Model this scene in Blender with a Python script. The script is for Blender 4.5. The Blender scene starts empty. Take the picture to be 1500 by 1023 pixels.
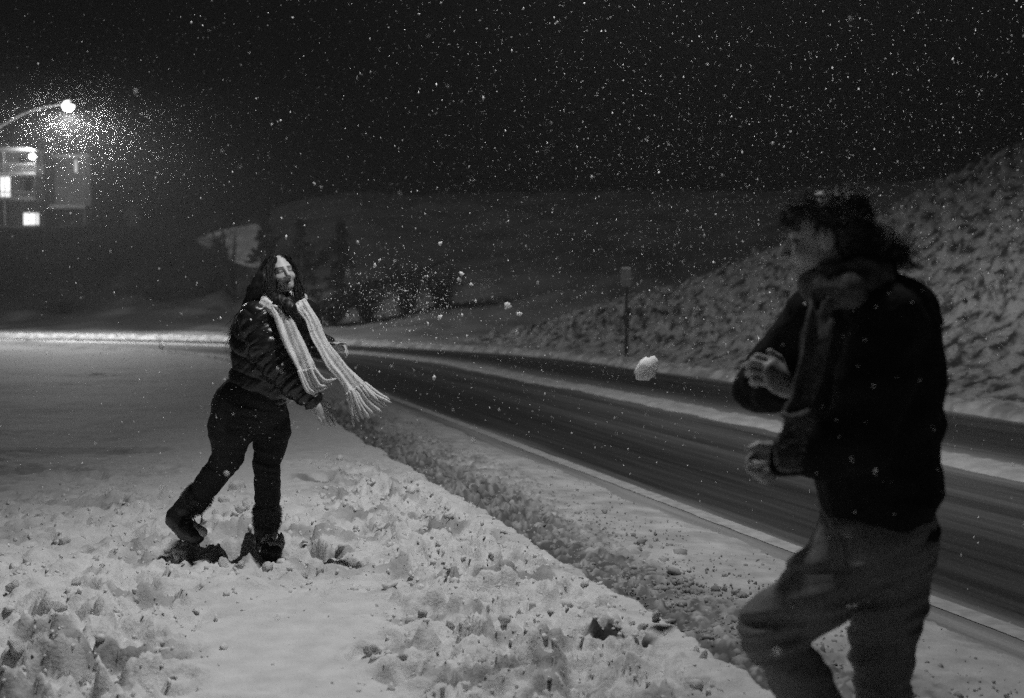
import bpy, bmesh, math, random
import numpy as np
from mathutils import Vector, Matrix

# ------------------------------------------------------------------ camera, sky, lamps, exposure
SC = bpy.context.scene
COL = SC.collection
rnd = random.Random(7)
RNG = np.random.default_rng(11)

FPX, CX, CY, HOR, CAMH = 1750.0, 750.0, 511.5, 440.0, 1.40
PITCH = math.atan((CY - HOR) / FPX)
cam_d = bpy.data.cameras.new('camera')
cam_d.sensor_width = 36.0
cam_d.lens = 36.0 * FPX / 1500.0
cam_d.clip_start = 0.05
cam_d.clip_end = 1500.0
cam_d.dof.use_dof = True
cam_d.dof.focus_distance = 6.5
cam_d.dof.aperture_fstop = 2.0
cam = bpy.data.objects.new('camera', cam_d)
COL.objects.link(cam)
cam.location = (0, 0, CAMH)
cam.rotation_euler = (math.pi / 2 - PITCH, 0, 0)
SC.camera = cam

SKY_STRENGTH = 0.25
SUN_EL, SUN_ROT = math.radians(-4.0), math.radians(200)
world = bpy.data.worlds.new('World')
SC.world = world
world.use_nodes = True
nt = world.node_tree
bg = nt.nodes['Background']
sky = nt.nodes.new('ShaderNodeTexSky')
sky.sky_type = 'NISHITA'
sky.sun_disc = False
sky.sun_elevation = SUN_EL
sky.sun_rotation = SUN_ROT
bw = nt.nodes.new('ShaderNodeRGBToBW')
nt.links.new(sky.outputs[0], bw.inputs[0])
nt.links.new(bw.outputs[0], bg.inputs[0])
bg.inputs[1].default_value = SKY_STRENGTH

KEY_LAMP = (0.3, 5.55, 6.9)      # lamp head of the street lamp standing just left of the frame
KEY_POWER = 5600.0
FAR_POWER = 7000.0

SC.view_settings.view_transform = 'Standard'
SC.view_settings.look = 'None'
SC.view_settings.exposure = 0.0
SC.view_settings.gamma = 1.0
SC.view_settings.use_curve_mapping = False
SC.cycles.use_denoising = False      # leave the fine grain of a high-ISO night exposure
SC.cycles.use_light_tree = False
SC.cycles.max_bounces = 6
SC.cycles.diffuse_bounces = 3
SC.cycles.volume_bounces = 0
SC.cycles.transparent_max_bounces = 8
SC.cycles.sample_clamp_indirect = 0.7
SC.cycles.caustics_reflective = False
SC.cycles.caustics_refractive = False

# ------------------------------------------------------------------ pixel -> place
_cp, _sp = math.cos(PITCH), math.sin(PITCH)
def ray(px, py):
    a = (px - CX) / FPX; b = (CY - py) / FPX
    return Vector((a, _cp + b * _sp, -_sp + b * _cp))
def at(px, py, Y):
    r = ray(px, py); t = Y / r.y
    return Vector((r.x * t, Y, CAMH + r.z * t))
def ground(px, py, z=0.0):
    r = ray(px, py); t = (z - CAMH) / r.z
    return Vector((r.x * t, r.y * t, z))
def project(x, y, z):
    dz = z - CAMH
    f = y * _cp - dz * _sp
    u = y * _sp + dz * _cp
    f = np.maximum(f, 1e-3)
    return CX + FPX * x / f, CY - FPX * u / f

# ------------------------------------------------------------------ noise (numpy)
def _h(ix, iy, iz, seed):
    n = (ix * 374761393 + iy * 668265263 + iz * 2147483647 + seed * 974711) & 0xFFFFFFFF
    n = ((n ^ (n >> 13)) * 1274126177) & 0xFFFFFFFF
    n = ((n ^ (n >> 16)) * 2246822519) & 0xFFFFFFFF
    return ((n ^ (n >> 15)) & 0xFFFFFF).astype(np.float32) / 16777215.0
def vnoise2(x, y, seed=0):
    ix = np.floor(x).astype(np.int64); iy = np.floor(y).astype(np.int64)
    fx = (x - ix).astype(np.float32); fy = (y - iy).astype(np.float32)
    fx = fx * fx * fx * (fx * (fx * 6 - 15) + 10); fy = fy * fy * fy * (fy * (fy * 6 - 15) + 10)
    z = np.zeros_like(ix)
    a = _h(ix, iy, z, seed); b = _h(ix + 1, iy, z, seed); c = _h(ix, iy + 1, z, seed); d = _h(ix + 1, iy + 1, z, seed)
    return (a + (b - a) * fx) * (1 - fy) + (c + (d - c) * fx) * fy
def fbm2(x, y, oct=4, seed=0, gain=0.5):
    s = 0; a = 1; t = 0
    for o in range(oct):
        s = s + a * (vnoise2(x, y, seed + o * 17) - 0.5) * 2; t += a; a *= gain
        x, y = x * 1.62 + y * 1.18 + 3.1, -x * 1.18 + y * 1.62 + 7.7
    return s / t
def vnoise3(x, y, z, seed=0):
    ix = np.floor(x).astype(np.int64); iy = np.floor(y).astype(np.int64); iz = np.floor(z).astype(np.int64)
    fx = (x - ix).astype(np.float32); fy = (y - iy).astype(np.float32); fz = (z - iz).astype(np.float32)
    fx = fx * fx * (3 - 2 * fx); fy = fy * fy * (3 - 2 * fy); fz = fz * fz * (3 - 2 * fz)
    r = 0
    for dx in (0, 1):
        for dy in (0, 1):
            for dz in (0, 1):
                w = (fx if dx else 1 - fx) * (fy if dy else 1 - fy) * (fz if dz else 1 - fz)
                r = r + w * _h(ix + dx, iy + dy, iz + dz, seed)
    return r
def worley2(x, y, seed=0):
    ix = np.floor(x).astype(np.int64); iy = np.floor(y).astype(np.int64)
    f1 = np.full(x.shape, 9.0, np.float32); f2 = f1.copy(); idv = np.zeros(x.shape, np.float32)
    z = np.zeros_like(ix)
    for dx in (-1, 0, 1):
        for dy in (-1, 0, 1):
            jx = ix + dx; jy = iy + dy
            px = jx + _h(jx, jy, z, seed); py = jy + _h(jx, jy, z, seed + 5)
            d = np.sqrt((px - x) ** 2 + (py - y) ** 2).astype(np.float32)
            c = _h(jx, jy, z, seed + 9)
            nearer = d < f1
            f2 = np.where(nearer, f1, np.minimum(f2, d))
            idv = np.where(nearer, c, idv)
            f1 = np.where(nearer, d, f1)
    return f1, f2, idv
def sstep(a, b, x):
    t = np.clip((x - a) / (b - a), 0, 1)
    return t * t * (3 - 2 * t)

# ------------------------------------------------------------------ materials
MATS = {}
def mat(name, lo, hi=None, rough=0.8, scale=20.0, detail=4.0, bump=0.0, bump_scale=None, spec=0.3,
        contrast=(0.35, 0.65), sheen=0.0, sss=0.0, sss_scale=.02, tint=False):
    if name in MATS: return MATS[name]
    m = bpy.data.materials.new(name); m.use_nodes = True
    n = m.node_tree; b = n.nodes['Principled BSDF']
    b.inputs['Roughness'].default_value = rough
    b.inputs['Specular IOR Level'].default_value = spec
    if sheen: b.inputs['Sheen Weight'].default_value = sheen
    if sss:
        b.inputs['Subsurface Weight'].default_value = sss
        b.inputs['Subsurface Radius'].default_value = (1, 1, 1); b.inputs['Subsurface Scale'].default_value = sss_scale
    tc = n.nodes.new('ShaderNodeTexCoord')
    hi = lo if hi is None else hi
    no = n.nodes.new('ShaderNodeTexNoise'); no.inputs['Scale'].default_value = scale; no.inputs['Detail'].default_value = detail
    n.links.new(tc.outputs['Object'], no.inputs['Vector'])
    cr = n.nodes.new('ShaderNodeValToRGB')
    cr.color_ramp.elements[0].position = contrast[0]; cr.color_ramp.elements[1].position = contrast[1]
    cr.color_ramp.elements[0].color = (lo, lo, lo, 1); cr.color_ramp.elements[1].color = (hi, hi, hi, 1)
    n.links.new(no.outputs['Fac'], cr.inputs['Fac'])
    out = cr.outputs['Color']
    if tint:
        at_ = n.nodes.new('ShaderNodeAttribute'); at_.attribute_name = 'tint'
        mx = n.nodes.new('ShaderNodeMix'); mx.data_type = 'RGBA'; mx.blend_type = 'MULTIPLY'
        mx.inputs['Factor'].default_value = 1.0
        n.links.new(out, mx.inputs['A']); n.links.new(at_.outputs['Color'], mx.inputs['B'])
        out = mx.outputs['Result']
    n.links.new(out, b.inputs['Base Color'])
    if bump:
        nb = n.nodes.new('ShaderNodeTexNoise'); nb.inputs['Scale'].default_value = bump_scale or scale * 3; nb.inputs['Detail'].default_value = 5
        n.links.new(tc.outputs['Object'], nb.inputs['Vector'])
        bp = n.nodes.new('ShaderNodeBump'); bp.inputs['Strength'].default_value = 1.0; bp.inputs['Distance'].default_value = bump
        n.links.new(nb.outputs['Fac'], bp.inputs['Height']); n.links.new(bp.outputs['Normal'], b.inputs['Normal'])
    MATS[name] = m
    return m
def emit(name, strength, var=0.0):
    m = bpy.data.materials.new(name); m.use_nodes = True
    n = m.node_tree; b = n.nodes['Principled BSDF']
    b.inputs['Base Color'].default_value = (.8, .8, .8, 1)
    b.inputs['Emission Color'].default_value = (1, 1, 1, 1)
    b.inputs['Emission Strength'].default_value = strength
    m.cycles.emission_sampling = 'NONE'
    if var:
        tc = n.nodes.new('ShaderNodeTexCoord'); no = n.nodes.new('ShaderNodeTexNoise'); no.inputs['Scale'].default_value = 1.3
        mr = n.nodes.new('ShaderNodeMapRange'); mr.inputs['To Min'].default_value = strength * (1 - var); mr.inputs['To Max'].default_value = strength * (1 + var)
        n.links.new(tc.outputs['Object'], no.inputs['Vector']); n.links.new(no.outputs['Fac'], mr.inputs['Value'])
        n.links.new(mr.outputs['Result'], b.inputs['Emission Strength'])
    return m

# ------------------------------------------------------------------ object helpers
def link(name, me, material=None, parent=None, smooth=True):
    if smooth and len(me.polygons):
        me.polygons.foreach_set('use_smooth', np.ones(len(me.polygons), bool))
    o = bpy.data.objects.new(name, me); COL.objects.link(o)
    if material is not None and not me.materials: me.materials.append(material)
    if parent is not None:
        o.parent = parent
        o.matrix_parent_inverse = Matrix.Translation(parent.location).inverted() if parent.type == 'EMPTY' else parent.matrix_parent_inverse @ Matrix.Identity(4)
        if parent.type != 'EMPTY': o.matrix_parent_inverse = Matrix.Identity(4)
    return o
def tag(o, label=None, cat=None, group=None, kind=None):
    if label: o['label'] = label
    if cat: o['category'] = cat
    if group: o['group'] = group
    if kind: o['kind'] = kind
    return o
def empty(name, loc):
    o = bpy.data.objects.new(name, None); COL.objects.link(o); o.location = loc; o.empty_display_size = .1
    return o
def np_mesh(name, V, F):
    me = bpy.data.meshes.new(name)
    V = np.asarray(V, np.float32)
    if isinstance(F, np.ndarray):
        k = F.shape[1]
        me.vertices.add(len(V)); me.vertices.foreach_set('co', V.ravel())
        me.loops.add(F.size); me.loops.foreach_set('vertex_index', F.astype(np.int32).ravel())
        me.polygons.add(len(F)); me.polygons.foreach_set('loop_start', np.arange(0, F.size, k, dtype=np.int32))
        me.update(calc_edges=True); me.validate()
    else:
        me.from_pydata([tuple(v) for v in V], [], F); me.update()
    return me
class MB:
    """collects simple solids into one mesh"""
    def __init__(s): s.v = []; s.f = []
    def box(s, c, d, R=None):
        n = len(s.v)
        for dz in (-.5, .5):
            for dy in (-.5, .5):
                for dx in (-.5, .5):
                    p = Vector((dx * d[0], dy * d[1], dz * d[2]))
                    if R is not None: p = R @ p
                    s.v.append(tuple(Vector(c) + p))
        s.f += [[n + i for i in q] for q in ((0, 2, 3, 1), (4, 5, 7, 6), (0, 1, 5, 4), (2, 6, 7, 3), (0, 4, 6, 2), (1, 3, 7, 5))]
        return s
    def tube(s, pts, radii, seg=8, cap=True, flat=1.0):
        pts = [Vector(p) for p in pts]
        if not hasattr(radii, '__len__'): radii = [radii] * len(pts)
        n0 = len(s.v); up = None
        for i, p in enumerate(pts):
            t = (pts[min(i + 1, len(pts) - 1)] - pts[max(i - 1, 0)])
            t = t.normalized() if t.length > 1e-9 else Vector((0, 0, 1))
            if up is None:
                up = Vector((0, 0, 1)) if abs(t.z) < .9 else Vector((1, 0, 0))
            a = t.cross(up)
            if a.length < 1e-6: a = t.orthogonal()
            a.normalize(); b = a.cross(t).normalized(); up = b
            for k in range(seg):
                w = 2 * math.pi * k / seg
                s.v.append(tuple(p + a * (math.cos(w) * radii[i]) + b * (math.sin(w) * radii[i] * flat)))
        for i in range(len(pts) - 1):
            for k in range(seg):
                k2 = (k + 1) % seg
                s.f.append([n0 + i * seg + k, n0 + i * seg + k2, n0 + (i + 1) * seg + k2, n0 + (i + 1) * seg + k])
        if cap:
            s.f.append([n0 + k for k in reversed(range(seg))])
            s.f.append([n0 + (len(pts) - 1) * seg + k for k in range(seg)])
        return s
    def build(s, name, material, parent=None, smooth=False):
        return link(name, np_mesh(name, np.array(s.v), s.f), material, parent, smooth)
def grid_faces(nu, nv):
    a = np.arange(nu * nv).reshape(nu, nv)
    return np.stack([a[:-1, :-1], a[1:, :-1], a[1:, 1:], a[:-1, 1:]], -1).reshape(-1, 4)
def spline(pts, n):
    pts = [Vector(p) for p in pts]; out = []
    P = [pts[0] * 2 - pts[1]] + pts + [pts[-1] * 2 - pts[-2]]
    m = len(pts) - 1
    for i in range(n):
        u = i / (n - 1) * m; k = min(int(u), m - 1); t = u - k
        a, b, c, d = P[k], P[k + 1], P[k + 2], P[k + 3]
        out.append(0.5 * ((2 * b) + (c - a) * t + (2 * a - 5 * b + 4 * c - d) * t * t + (3 * b - a - 3 * c + d) * t ** 3))
    return out

# ------------------------------------------------------------------ signed-distance modelling (bodies and clothes)
class SDF:
    def __init__(s, lo, hi, h):
        s.h = h; s.lo = np.array(lo, np.float32)
        n = np.ceil((np.array(hi) - np.array(lo)) / h).astype(int) + 1
        s.ax = [s.lo[i] + h * np.arange(n[i], dtype=np.float32) for i in range(3)]
        s.D = np.full(n, 0.08, np.float32)
    def win(s, lo, hi):
        sl = []
        for i in range(3):
            a = int(np.clip(math.floor((lo[i] - s.lo[i]) / s.h), 0, len(s.ax[i]) - 1))
            b = int(np.clip(math.ceil((hi[i] - s.lo[i]) / s.h) + 1, a + 1, len(s.ax[i])))
            sl.append(slice(a, b))
        return tuple(sl)
    def xyz(s, sl):
        return s.ax[0][sl[0]][:, None, None], s.ax[1][sl[1]][None, :, None], s.ax[2][sl[2]][None, None, :]
    def merge(s, sl, d, k, sub=False):
        D = s.D[sl]
        if sub:
            d = -d
            if k > 0:
                h = np.clip(.5 - .5 * (D - d) / k, 0, 1); s.D[sl] = D + (d - D) * h + k * h * (1 - h)
            else: s.D[sl] = np.maximum(D, d)
        else:
            if k > 0:
                h = np.clip(.5 + .5 * (D - d) / k, 0, 1); s.D[sl] = D + (d - D) * h - k * h * (1 - h)
            else: s.D[sl] = np.minimum(D, d)
    def cone(s, a, b, r1, r2, k=.02, sub=False, quilt=None, flat=None):
        a = np.array(a, np.float32); b = np.array(b, np.float32); m = max(r1, r2) * (1 if flat is None else max(1, flat[1])) + k + .03
        sl = s.win(np.minimum(a, b) - m, np.maximum(a, b) + m)
        x, y, z = s.xyz(sl); ba = b - a; L2 = float(ba @ ba) + 1e-12
        px, py, pz = x - a[0], y - a[1], z - a[2]
        tt = (px * ba[0] + py * ba[1] + pz * ba[2]) / L2
        t = np.clip(tt, 0, 1)
        qx, qy, qz = px - t * ba[0], py - t * ba[1], pz - t * ba[2]
        r = r1 + (r2 - r1) * t
        if quilt is not None:
            n, amp, ph = quilt
            r = r + amp * (np.abs(np.sin(math.pi * (tt * n + ph))) - .6)
        if flat is not None:      # flat = (axis vector, scale) : stretch cross-section along axis
            ax, sc = np.array(flat[0], np.float32), flat[1]
            ax = ax / np.linalg.norm(ax)
            w = qx * ax[0] + qy * ax[1] + qz * ax[2]
            q = np.sqrt(np.maximum(qx * qx + qy * qy + qz * qz - w * w, 0) + (w / sc) ** 2)
        else:
            q = np.sqrt(qx * qx + qy * qy + qz * qz)
        s.merge(sl, (q - r).astype(np.float32), k, sub)
        return s
    def tube(s, pts, radii, k=.02, **kw):
        for i in range(len(pts) - 1): s.cone(pts[i], pts[i + 1], radii[i], radii[i + 1], k, **kw)
        return s
    def ell(s, c, R, r, k=.02, sub=False):
        c = np.array(c, np.float32); R = np.array(R, np.float32); r = np.array(r, np.float32); m = r.max() + k + .03
        sl = s.win(c - m, c + m); x, y, z = s.xyz(sl)
        px, py, pz = x - c[0], y - c[1], z - c[2]
        L = [px * R[0, i] + py * R[1, i] + pz * R[2, i] for i in range(3)]
        k0 = np.sqrt(sum((L[i] / r[i]) ** 2 for i in range(3))); k1 = np.sqrt(sum((L[i] / r[i] ** 2) ** 2 for i in range(3))) + 1e-6
        s.merge(sl, (k0 * (k0 - 1) / k1).astype(np.float32), k, sub)
        return s
    def ball(s, c, r, k=.02, sub=False):
        return s.cone(c, np.array(c) + 1e-4, r, r, k, sub)
    def disp(s, fn, band=.03):
        """displace the surface by fn(x, y, z) (metres, positive = outwards) near it"""
        idx = np.nonzero(np.abs(s.D) < band)
        x, y, z = s.ax[0][idx[0]], s.ax[1][idx[1]], s.ax[2][idx[2]]
        s.D[idx] -= fn(x, y, z).astype(np.float32)
        return s
    def mesh(s, name):
        D = s.D; h = s.h; S = D < 0
        c = np.zeros(tuple(n - 1 for n in D.shape), np.int8)
        for i in (0, 1):
            for j in (0, 1):
                for k in (0, 1):
                    c += S[i:D.shape[0] - 1 + i, j:D.shape[1] - 1 + j, k:D.shape[2] - 1 + k]
        act = (c > 0) & (c < 8)
        ci = np.stack(np.nonzero(act), -1)
        idx = np.full(act.shape, -1, np.int32); idx[act] = np.arange(len(ci), dtype=np.int32)
        corners = [(i, j, k) for i in (0, 1) for j in (0, 1) for k in (0, 1)]
        val = {q: D[ci[:, 0] + q[0], ci[:, 1] + q[1], ci[:, 2] + q[2]] for q in corners}
        acc = np.zeros((len(ci), 3), np.float32); cnt = np.zeros(len(ci), np.float32)
        for p in corners:
            for axi in range(3):
                if p[axi]: continue
                q = list(p); q[axi] = 1; q = tuple(q)
                a, b = val[p], val[q]; m = (a < 0) != (b < 0)
                t = np.where(m, a / np.where(m, a - b, 1), 0)
                pos = np.tile(np.array(p, np.float32), (len(ci), 1)); pos[:, axi] += t
                acc += np.where(m[:, None], pos, 0); cnt += m
        V = s.lo + (ci + acc / cnt[:, None]) * h
        F = []
        for axi in range(3):
            o = [0, 0, 0]; o[axi] = 1
            n = D.shape
            a = S[:n[0] - o[0], :n[1] - o[1], :n[2] - o[2]]; b = S[o[0]:, o[1]:, o[2]:]
            e = np.stack(np.nonzero(a != b), -1)
            u, v = [(1, 2), (2, 0), (0, 1)][axi]
            e = e[(e[:, u] > 0) & (e[:, v] > 0) & (e[:, u] < n[u] - 1) & (e[:, v] < n[v] - 1)]
            inside_first = S[e[:, 0], e[:, 1], e[:, 2]]
            def cell(du, dv):
                w = e.copy(); w[:, u] += du; w[:, v] += dv
                return idx[w[:, 0], w[:, 1], w[:, 2]]
            q = np.stack([cell(-1, -1), cell(0, -1), cell(0, 0), cell(-1, 0)], -1)
            q[~inside_first] = q[~inside_first][:, ::-1]
            F.append(q)
        F = np.concatenate(F); F = F[(F >= 0).all(1)]
        return np_mesh(name, V, F)
def frame(fwd, up):
    f = Vector(fwd).normalized(); r = f.cross(Vector(up)).normalized(); u = r.cross(f).normalized()
    return np.array([[r[i], f[i], u[i]] for i in range(3)], np.float32)   # columns: right, forward, up
def set_tint(me, fn):
    n = len(me.vertices); co = np.empty(n * 3, np.float32); me.vertices.foreach_get('co', co); co = co.reshape(-1, 3)
    g = fn(co).astype(np.float32)
    at_ = me.color_attributes.new('tint', 'FLOAT_COLOR', 'POINT')
    at_.data.foreach_set('color', np.stack([g, g, g, np.ones_like(g)], -1).ravel())

# ------------------------------------------------------------------ the road: s along the kerb, d to its right
TH = math.atan(0.318)
K0 = np.array([0.2, 7.1]); T1 = np.array([-math.sin(TH), math.cos(TH)]); R1 = np.array([math.cos(TH), math.sin(TH)])
S1, RAD, PHI = 19.5, 21.0, math.radians(64)
P1 = K0 + T1 * S1; CEN = P1 - R1 * RAD
S2 = S1 + RAD * PHI
def rotv(v, a): return np.array([v[0] * math.cos(a) - v[1] * math.sin(a), v[0] * math.sin(a) + v[1] * math.cos(a)])
R2 = rotv(R1, PHI); T2 = rotv(T1, PHI); P2 = CEN + R2 * RAD
ROAD_Z = -0.13
def to_xy(s, d):
    s = np.asarray(s, float); d = np.asarray(d, float); s, d = np.broadcast_arrays(s, d)
    ph = np.clip((s - S1) / RAD, 0, PHI)
    cx = R1[0] * np.cos(ph) - R1[1] * np.sin(ph); cy = R1[0] * np.sin(ph) + R1[1] * np.cos(ph)
    x = CEN[0] + cx * (RAD + d); y = CEN[1] + cy * (RAD + d)
    a = np.minimum(s - S1, 0); b = np.maximum(s - S2, 0)
    return x + T1[0] * a + T2[0] * b, y + T1[1] * a + T2[1] * b
def to_sd(x, y):
    qx, qy = x - K0[0], y - K0[1]
    s = qx * T1[0] + qy * T1[1]; d = qx * R1[0] + qy * R1[1]
    ex, ey = x - CEN[0], y - CEN[1]
    ph = np.arctan2(R1[0] * ey - R1[1] * ex, R1[0] * ex + R1[1] * ey)
    da = np.hypot(ex, ey) - RAD
    past = s > S1
    s = np.where(past, S1 + RAD * ph, s); d = np.where(past, da, d)
    p2 = past & ((ph > PHI) | (ph < -1.2))
    wx, wy = x - P2[0], y - P2[1]
    s = np.where(p2, S2 + wx * T2[0] + wy * T2[1], s); d = np.where(p2, wx * R2[0] + wy * R2[1], d)
    return s, d

def uv_mesh(me, U, V):
    """per-vertex (s, d) as a UV map"""
    l = np.empty(len(me.loops), np.int32); me.loops.foreach_get('vertex_index', l)
    uv = me.uv_layers.new(name='road_sd')
    uv.data.foreach_set('uv', np.stack([U[l], V[l]], -1).astype(np.float32).ravel())

# --- materials of the setting
SNOW = mat('snow', .64, .80, rough=.75, scale=9, bump=.006, bump_scale=70, spec=.15, contrast=(.3, .7))
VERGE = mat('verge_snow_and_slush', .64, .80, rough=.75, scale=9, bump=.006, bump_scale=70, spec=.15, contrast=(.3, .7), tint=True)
CLEAN = mat('snow_clump', .70, .86, rough=.8, scale=30, bump=.004, bump_scale=90, spec=.15)
FLYING = mat('loose_snow_clump', .86, .92, rough=.8, scale=30, spec=.15, sss=1.0, sss_scale=.06)
def asphalt_material():
    m = bpy.data.materials.new('asphalt_with_snow_film'); m.use_nodes = True
    n = m.node_tree; L = n.links.new; b = n.nodes['Principled BSDF']
    uv = n.nodes.new('ShaderNodeUVMap'); uv.uv_map = 'road_sd'
    sep = n.nodes.new('ShaderNodeSeparateXYZ'); L(uv.outputs[0], sep.inputs[0])
    def math_(op, a, bb=None):
        k = n.nodes.new('ShaderNodeMath'); k.operation = op
        for i, q in enumerate((a, bb)):
            if q is None: continue
            if isinstance(q, (int, float)): k.inputs[i].default_value = q
            else: L(q, k.inputs[i])
        return k.outputs[0]
    # wobble d, then a coverage curve over the road's width
    mp = n.nodes.new('ShaderNodeMapping'); mp.inputs['Scale'].default_value = (.13, 1.6, 1); L(uv.outputs[0], mp.inputs[0])
    n1 = n.nodes.new('ShaderNodeTexNoise'); n1.inputs['Scale'].default_value = 1.0; n1.inputs['Detail'].default_value = 5; n1.inputs['Roughness'].default_value = .62
    L(mp.outputs[0], n1.inputs['Vector'])
    dd = math_('ADD', sep.outputs['Y'], math_('MULTIPLY', math_('SUBTRACT', n1.outputs['Fac'], .5), .7))
    ramp = n.nodes.new('ShaderNodeValToRGB'); L(math_('DIVIDE', dd, 10.0), ramp.inputs[0])
    pts = [(0, .55), (.10, .62), (.15, .42), (.175, .05), (.27, .04), (.33, .22), (.355, .10), (.40, .30), (.435, .16), (.475, .55), (.53, .75),
           (.565, .38), (.60, .16), (.63, .05), (.72, .04), (.745, .12), (.79, .05), (.83, .45), (.90, .8), (1, .9)]
    el = ramp.color_ramp.elements
    while len(el) < len(pts): el.new(.5)
    for e, (p, c) in zip(el, pts): e.position = p; e.color = (c, c, c, 1)
    mp2 = n.nodes.new('ShaderNodeMapping'); mp2.inputs['Scale'].default_value = (.9, 14, 1); L(uv.outputs[0], mp2.inputs[0]); mp2.inputs['Scale'].default_value = (.35, 10, 1)
    n2 = n.nodes.new('ShaderNodeTexNoise'); n2.inputs['Scale'].default_value = 1.0; n2.inputs['Detail'].default_value = 6; L(mp2.outputs[0], n2.inputs['Vector'])
    mp3 = n.nodes.new('ShaderNodeMapping'); mp3.inputs['Scale'].default_value = (55, 55, 1); L(uv.outputs[0], mp3.inputs[0])
    n3 = n.nodes.new('ShaderNodeTexNoise'); n3.inputs['Scale'].default_value = 1.0; n3.inputs['Detail'].default_value = 3; L(mp3.outputs[0], n3.inputs['Vector'])
    var = math_('ADD', math_('MULTIPLY', math_('SUBTRACT', n2.outputs['Fac'], .5), 1.5), math_('MULTIPLY', math_('SUBTRACT', n3.outputs['Fac'], .5), .45))
    cov = math_('ADD', ramp.outputs[0], math_('MULTIPLY', var, math_('ADD', ramp.outputs[0], .12)))
    mr = n.nodes.new('ShaderNodeMapRange'); mr.inputs['From Min'].default_value = 0; mr.inputs['From Max'].default_value = 1
    mr.inputs['To Min'].default_value = .035; mr.inputs['To Max'].default_value = .62
    L(cov, mr.inputs['Value'])
    sp = math_('MULTIPLY', math_('SUBTRACT', n3.outputs['Fac'], .5), .03)
    base = math_('MAXIMUM', math_('ADD', mr.outputs[0], sp), .012)
    L(base, b.inputs['Base Color'])
    rr = n.nodes.new('ShaderNodeMapRange'); rr.inputs['To Min'].default_value = .42; rr.inputs['To Max'].default_value = .8
    L(cov, rr.inputs['Value']); L(rr.outputs[0], b.inputs['Roughness'])
    b.inputs['Specular IOR Level'].default_value = .3
    bp = n.nodes.new('ShaderNodeBump'); bp.inputs['Strength'].default_value = .6; bp.inputs['Distance'].default_value = .006
    L(n3.outputs['Fac'], bp.inputs['Height']); L(bp.outputs[0], b.inputs['Normal'])
    return m
ASPHALT = asphalt_material()
DIRT_SNOW = mat('ploughed_dirty_snow', .20, .52, rough=.85, scale=7, detail=8, bump=.01, bump_scale=60, contrast=(.38, .62))
def slope_material():
    """thin snow over soil and dead grass"""
    return mat('thin_snow_over_soil', .05, .38, rough=.9, scale=3.6, detail=14, bump=.03, bump_scale=22, contrast=(.38, .54))
SLOPE = slope_material()
BRUSH = mat('snow_dusted_brush', .34, .70, rough=.95, scale=.5, detail=9, contrast=(.35, .7), tint=True)
PAINT = mat('worn_road_paint', .38, .56, rough=.7, scale=14, detail=7, contrast=(.3, .6))

# --- far ground, one sheet out to beyond the hills
def far_height(x, y):
    s, d = to_sd(x, y)
    yy = np.maximum(y, 1.0)
    px = CX + FPX * x / yy
    crest_y = np.interp(px, [-900, -200, 0, 290, 330, 440, 520, 740, 1150, 1600, 2600], [330, 330, 336, 338, 322, 282, 271, 276, 284, 285, 300])
    hc = CAMH + (HOR - crest_y) / FPX * 98.0
    e = d - 10.0
    prof = np.where(px < 330, 44, 60)
    z = hc * sstep(0, 1, e / prof) ** 1.1
    z = z * sstep(-5, 25, y)
    z = z + (.35 * fbm2(x * .35, y * .35, 4, 3) + .5 * fbm2(x * .09, y * .09, 3, 8)) * sstep(2, 14, e) * sstep(0, 30, y)
    near = sstep(40, 62, y)                      # hillside mesh stands in front of this on the right
    z = np.where((x > -3), z * (.25 + .75 * near), z)
    z = np.where(d < 9.6, -.30, np.maximum(z, -.30 + .26 * sstep(9.6, 11, d)))
    return z
def build_far_ground():
    gx = np.concatenate([np.arange(-330, -70, 6.5), np.arange(-70, 40, .55), np.arange(40, 330, 6.5)])
    gy = np.concatenate([np.arange(-60, 20, 4.0), np.arange(20, 125, .6), np.arange(125, 600, 12.0)])
    X, Y = np.meshgrid(gx, gy, indexing='ij')
    Z = far_height(X, Y)
    me = np_mesh('ground', np.stack([X, Y, Z], -1).reshape(-1, 3), grid_faces(len(gx), len(gy)))
    def fn(co):      # brush-covered bank on the left, snow-dusted hill beyond, white verge at the foot of both
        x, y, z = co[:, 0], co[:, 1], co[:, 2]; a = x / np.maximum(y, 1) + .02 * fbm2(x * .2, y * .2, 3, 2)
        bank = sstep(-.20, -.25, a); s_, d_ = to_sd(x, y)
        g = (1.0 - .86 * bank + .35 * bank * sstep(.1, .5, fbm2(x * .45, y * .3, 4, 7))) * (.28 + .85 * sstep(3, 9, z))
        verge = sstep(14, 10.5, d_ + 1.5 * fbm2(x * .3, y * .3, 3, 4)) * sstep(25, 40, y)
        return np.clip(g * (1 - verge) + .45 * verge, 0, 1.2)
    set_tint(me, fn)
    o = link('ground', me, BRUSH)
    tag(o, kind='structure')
build_far_ground()

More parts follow.
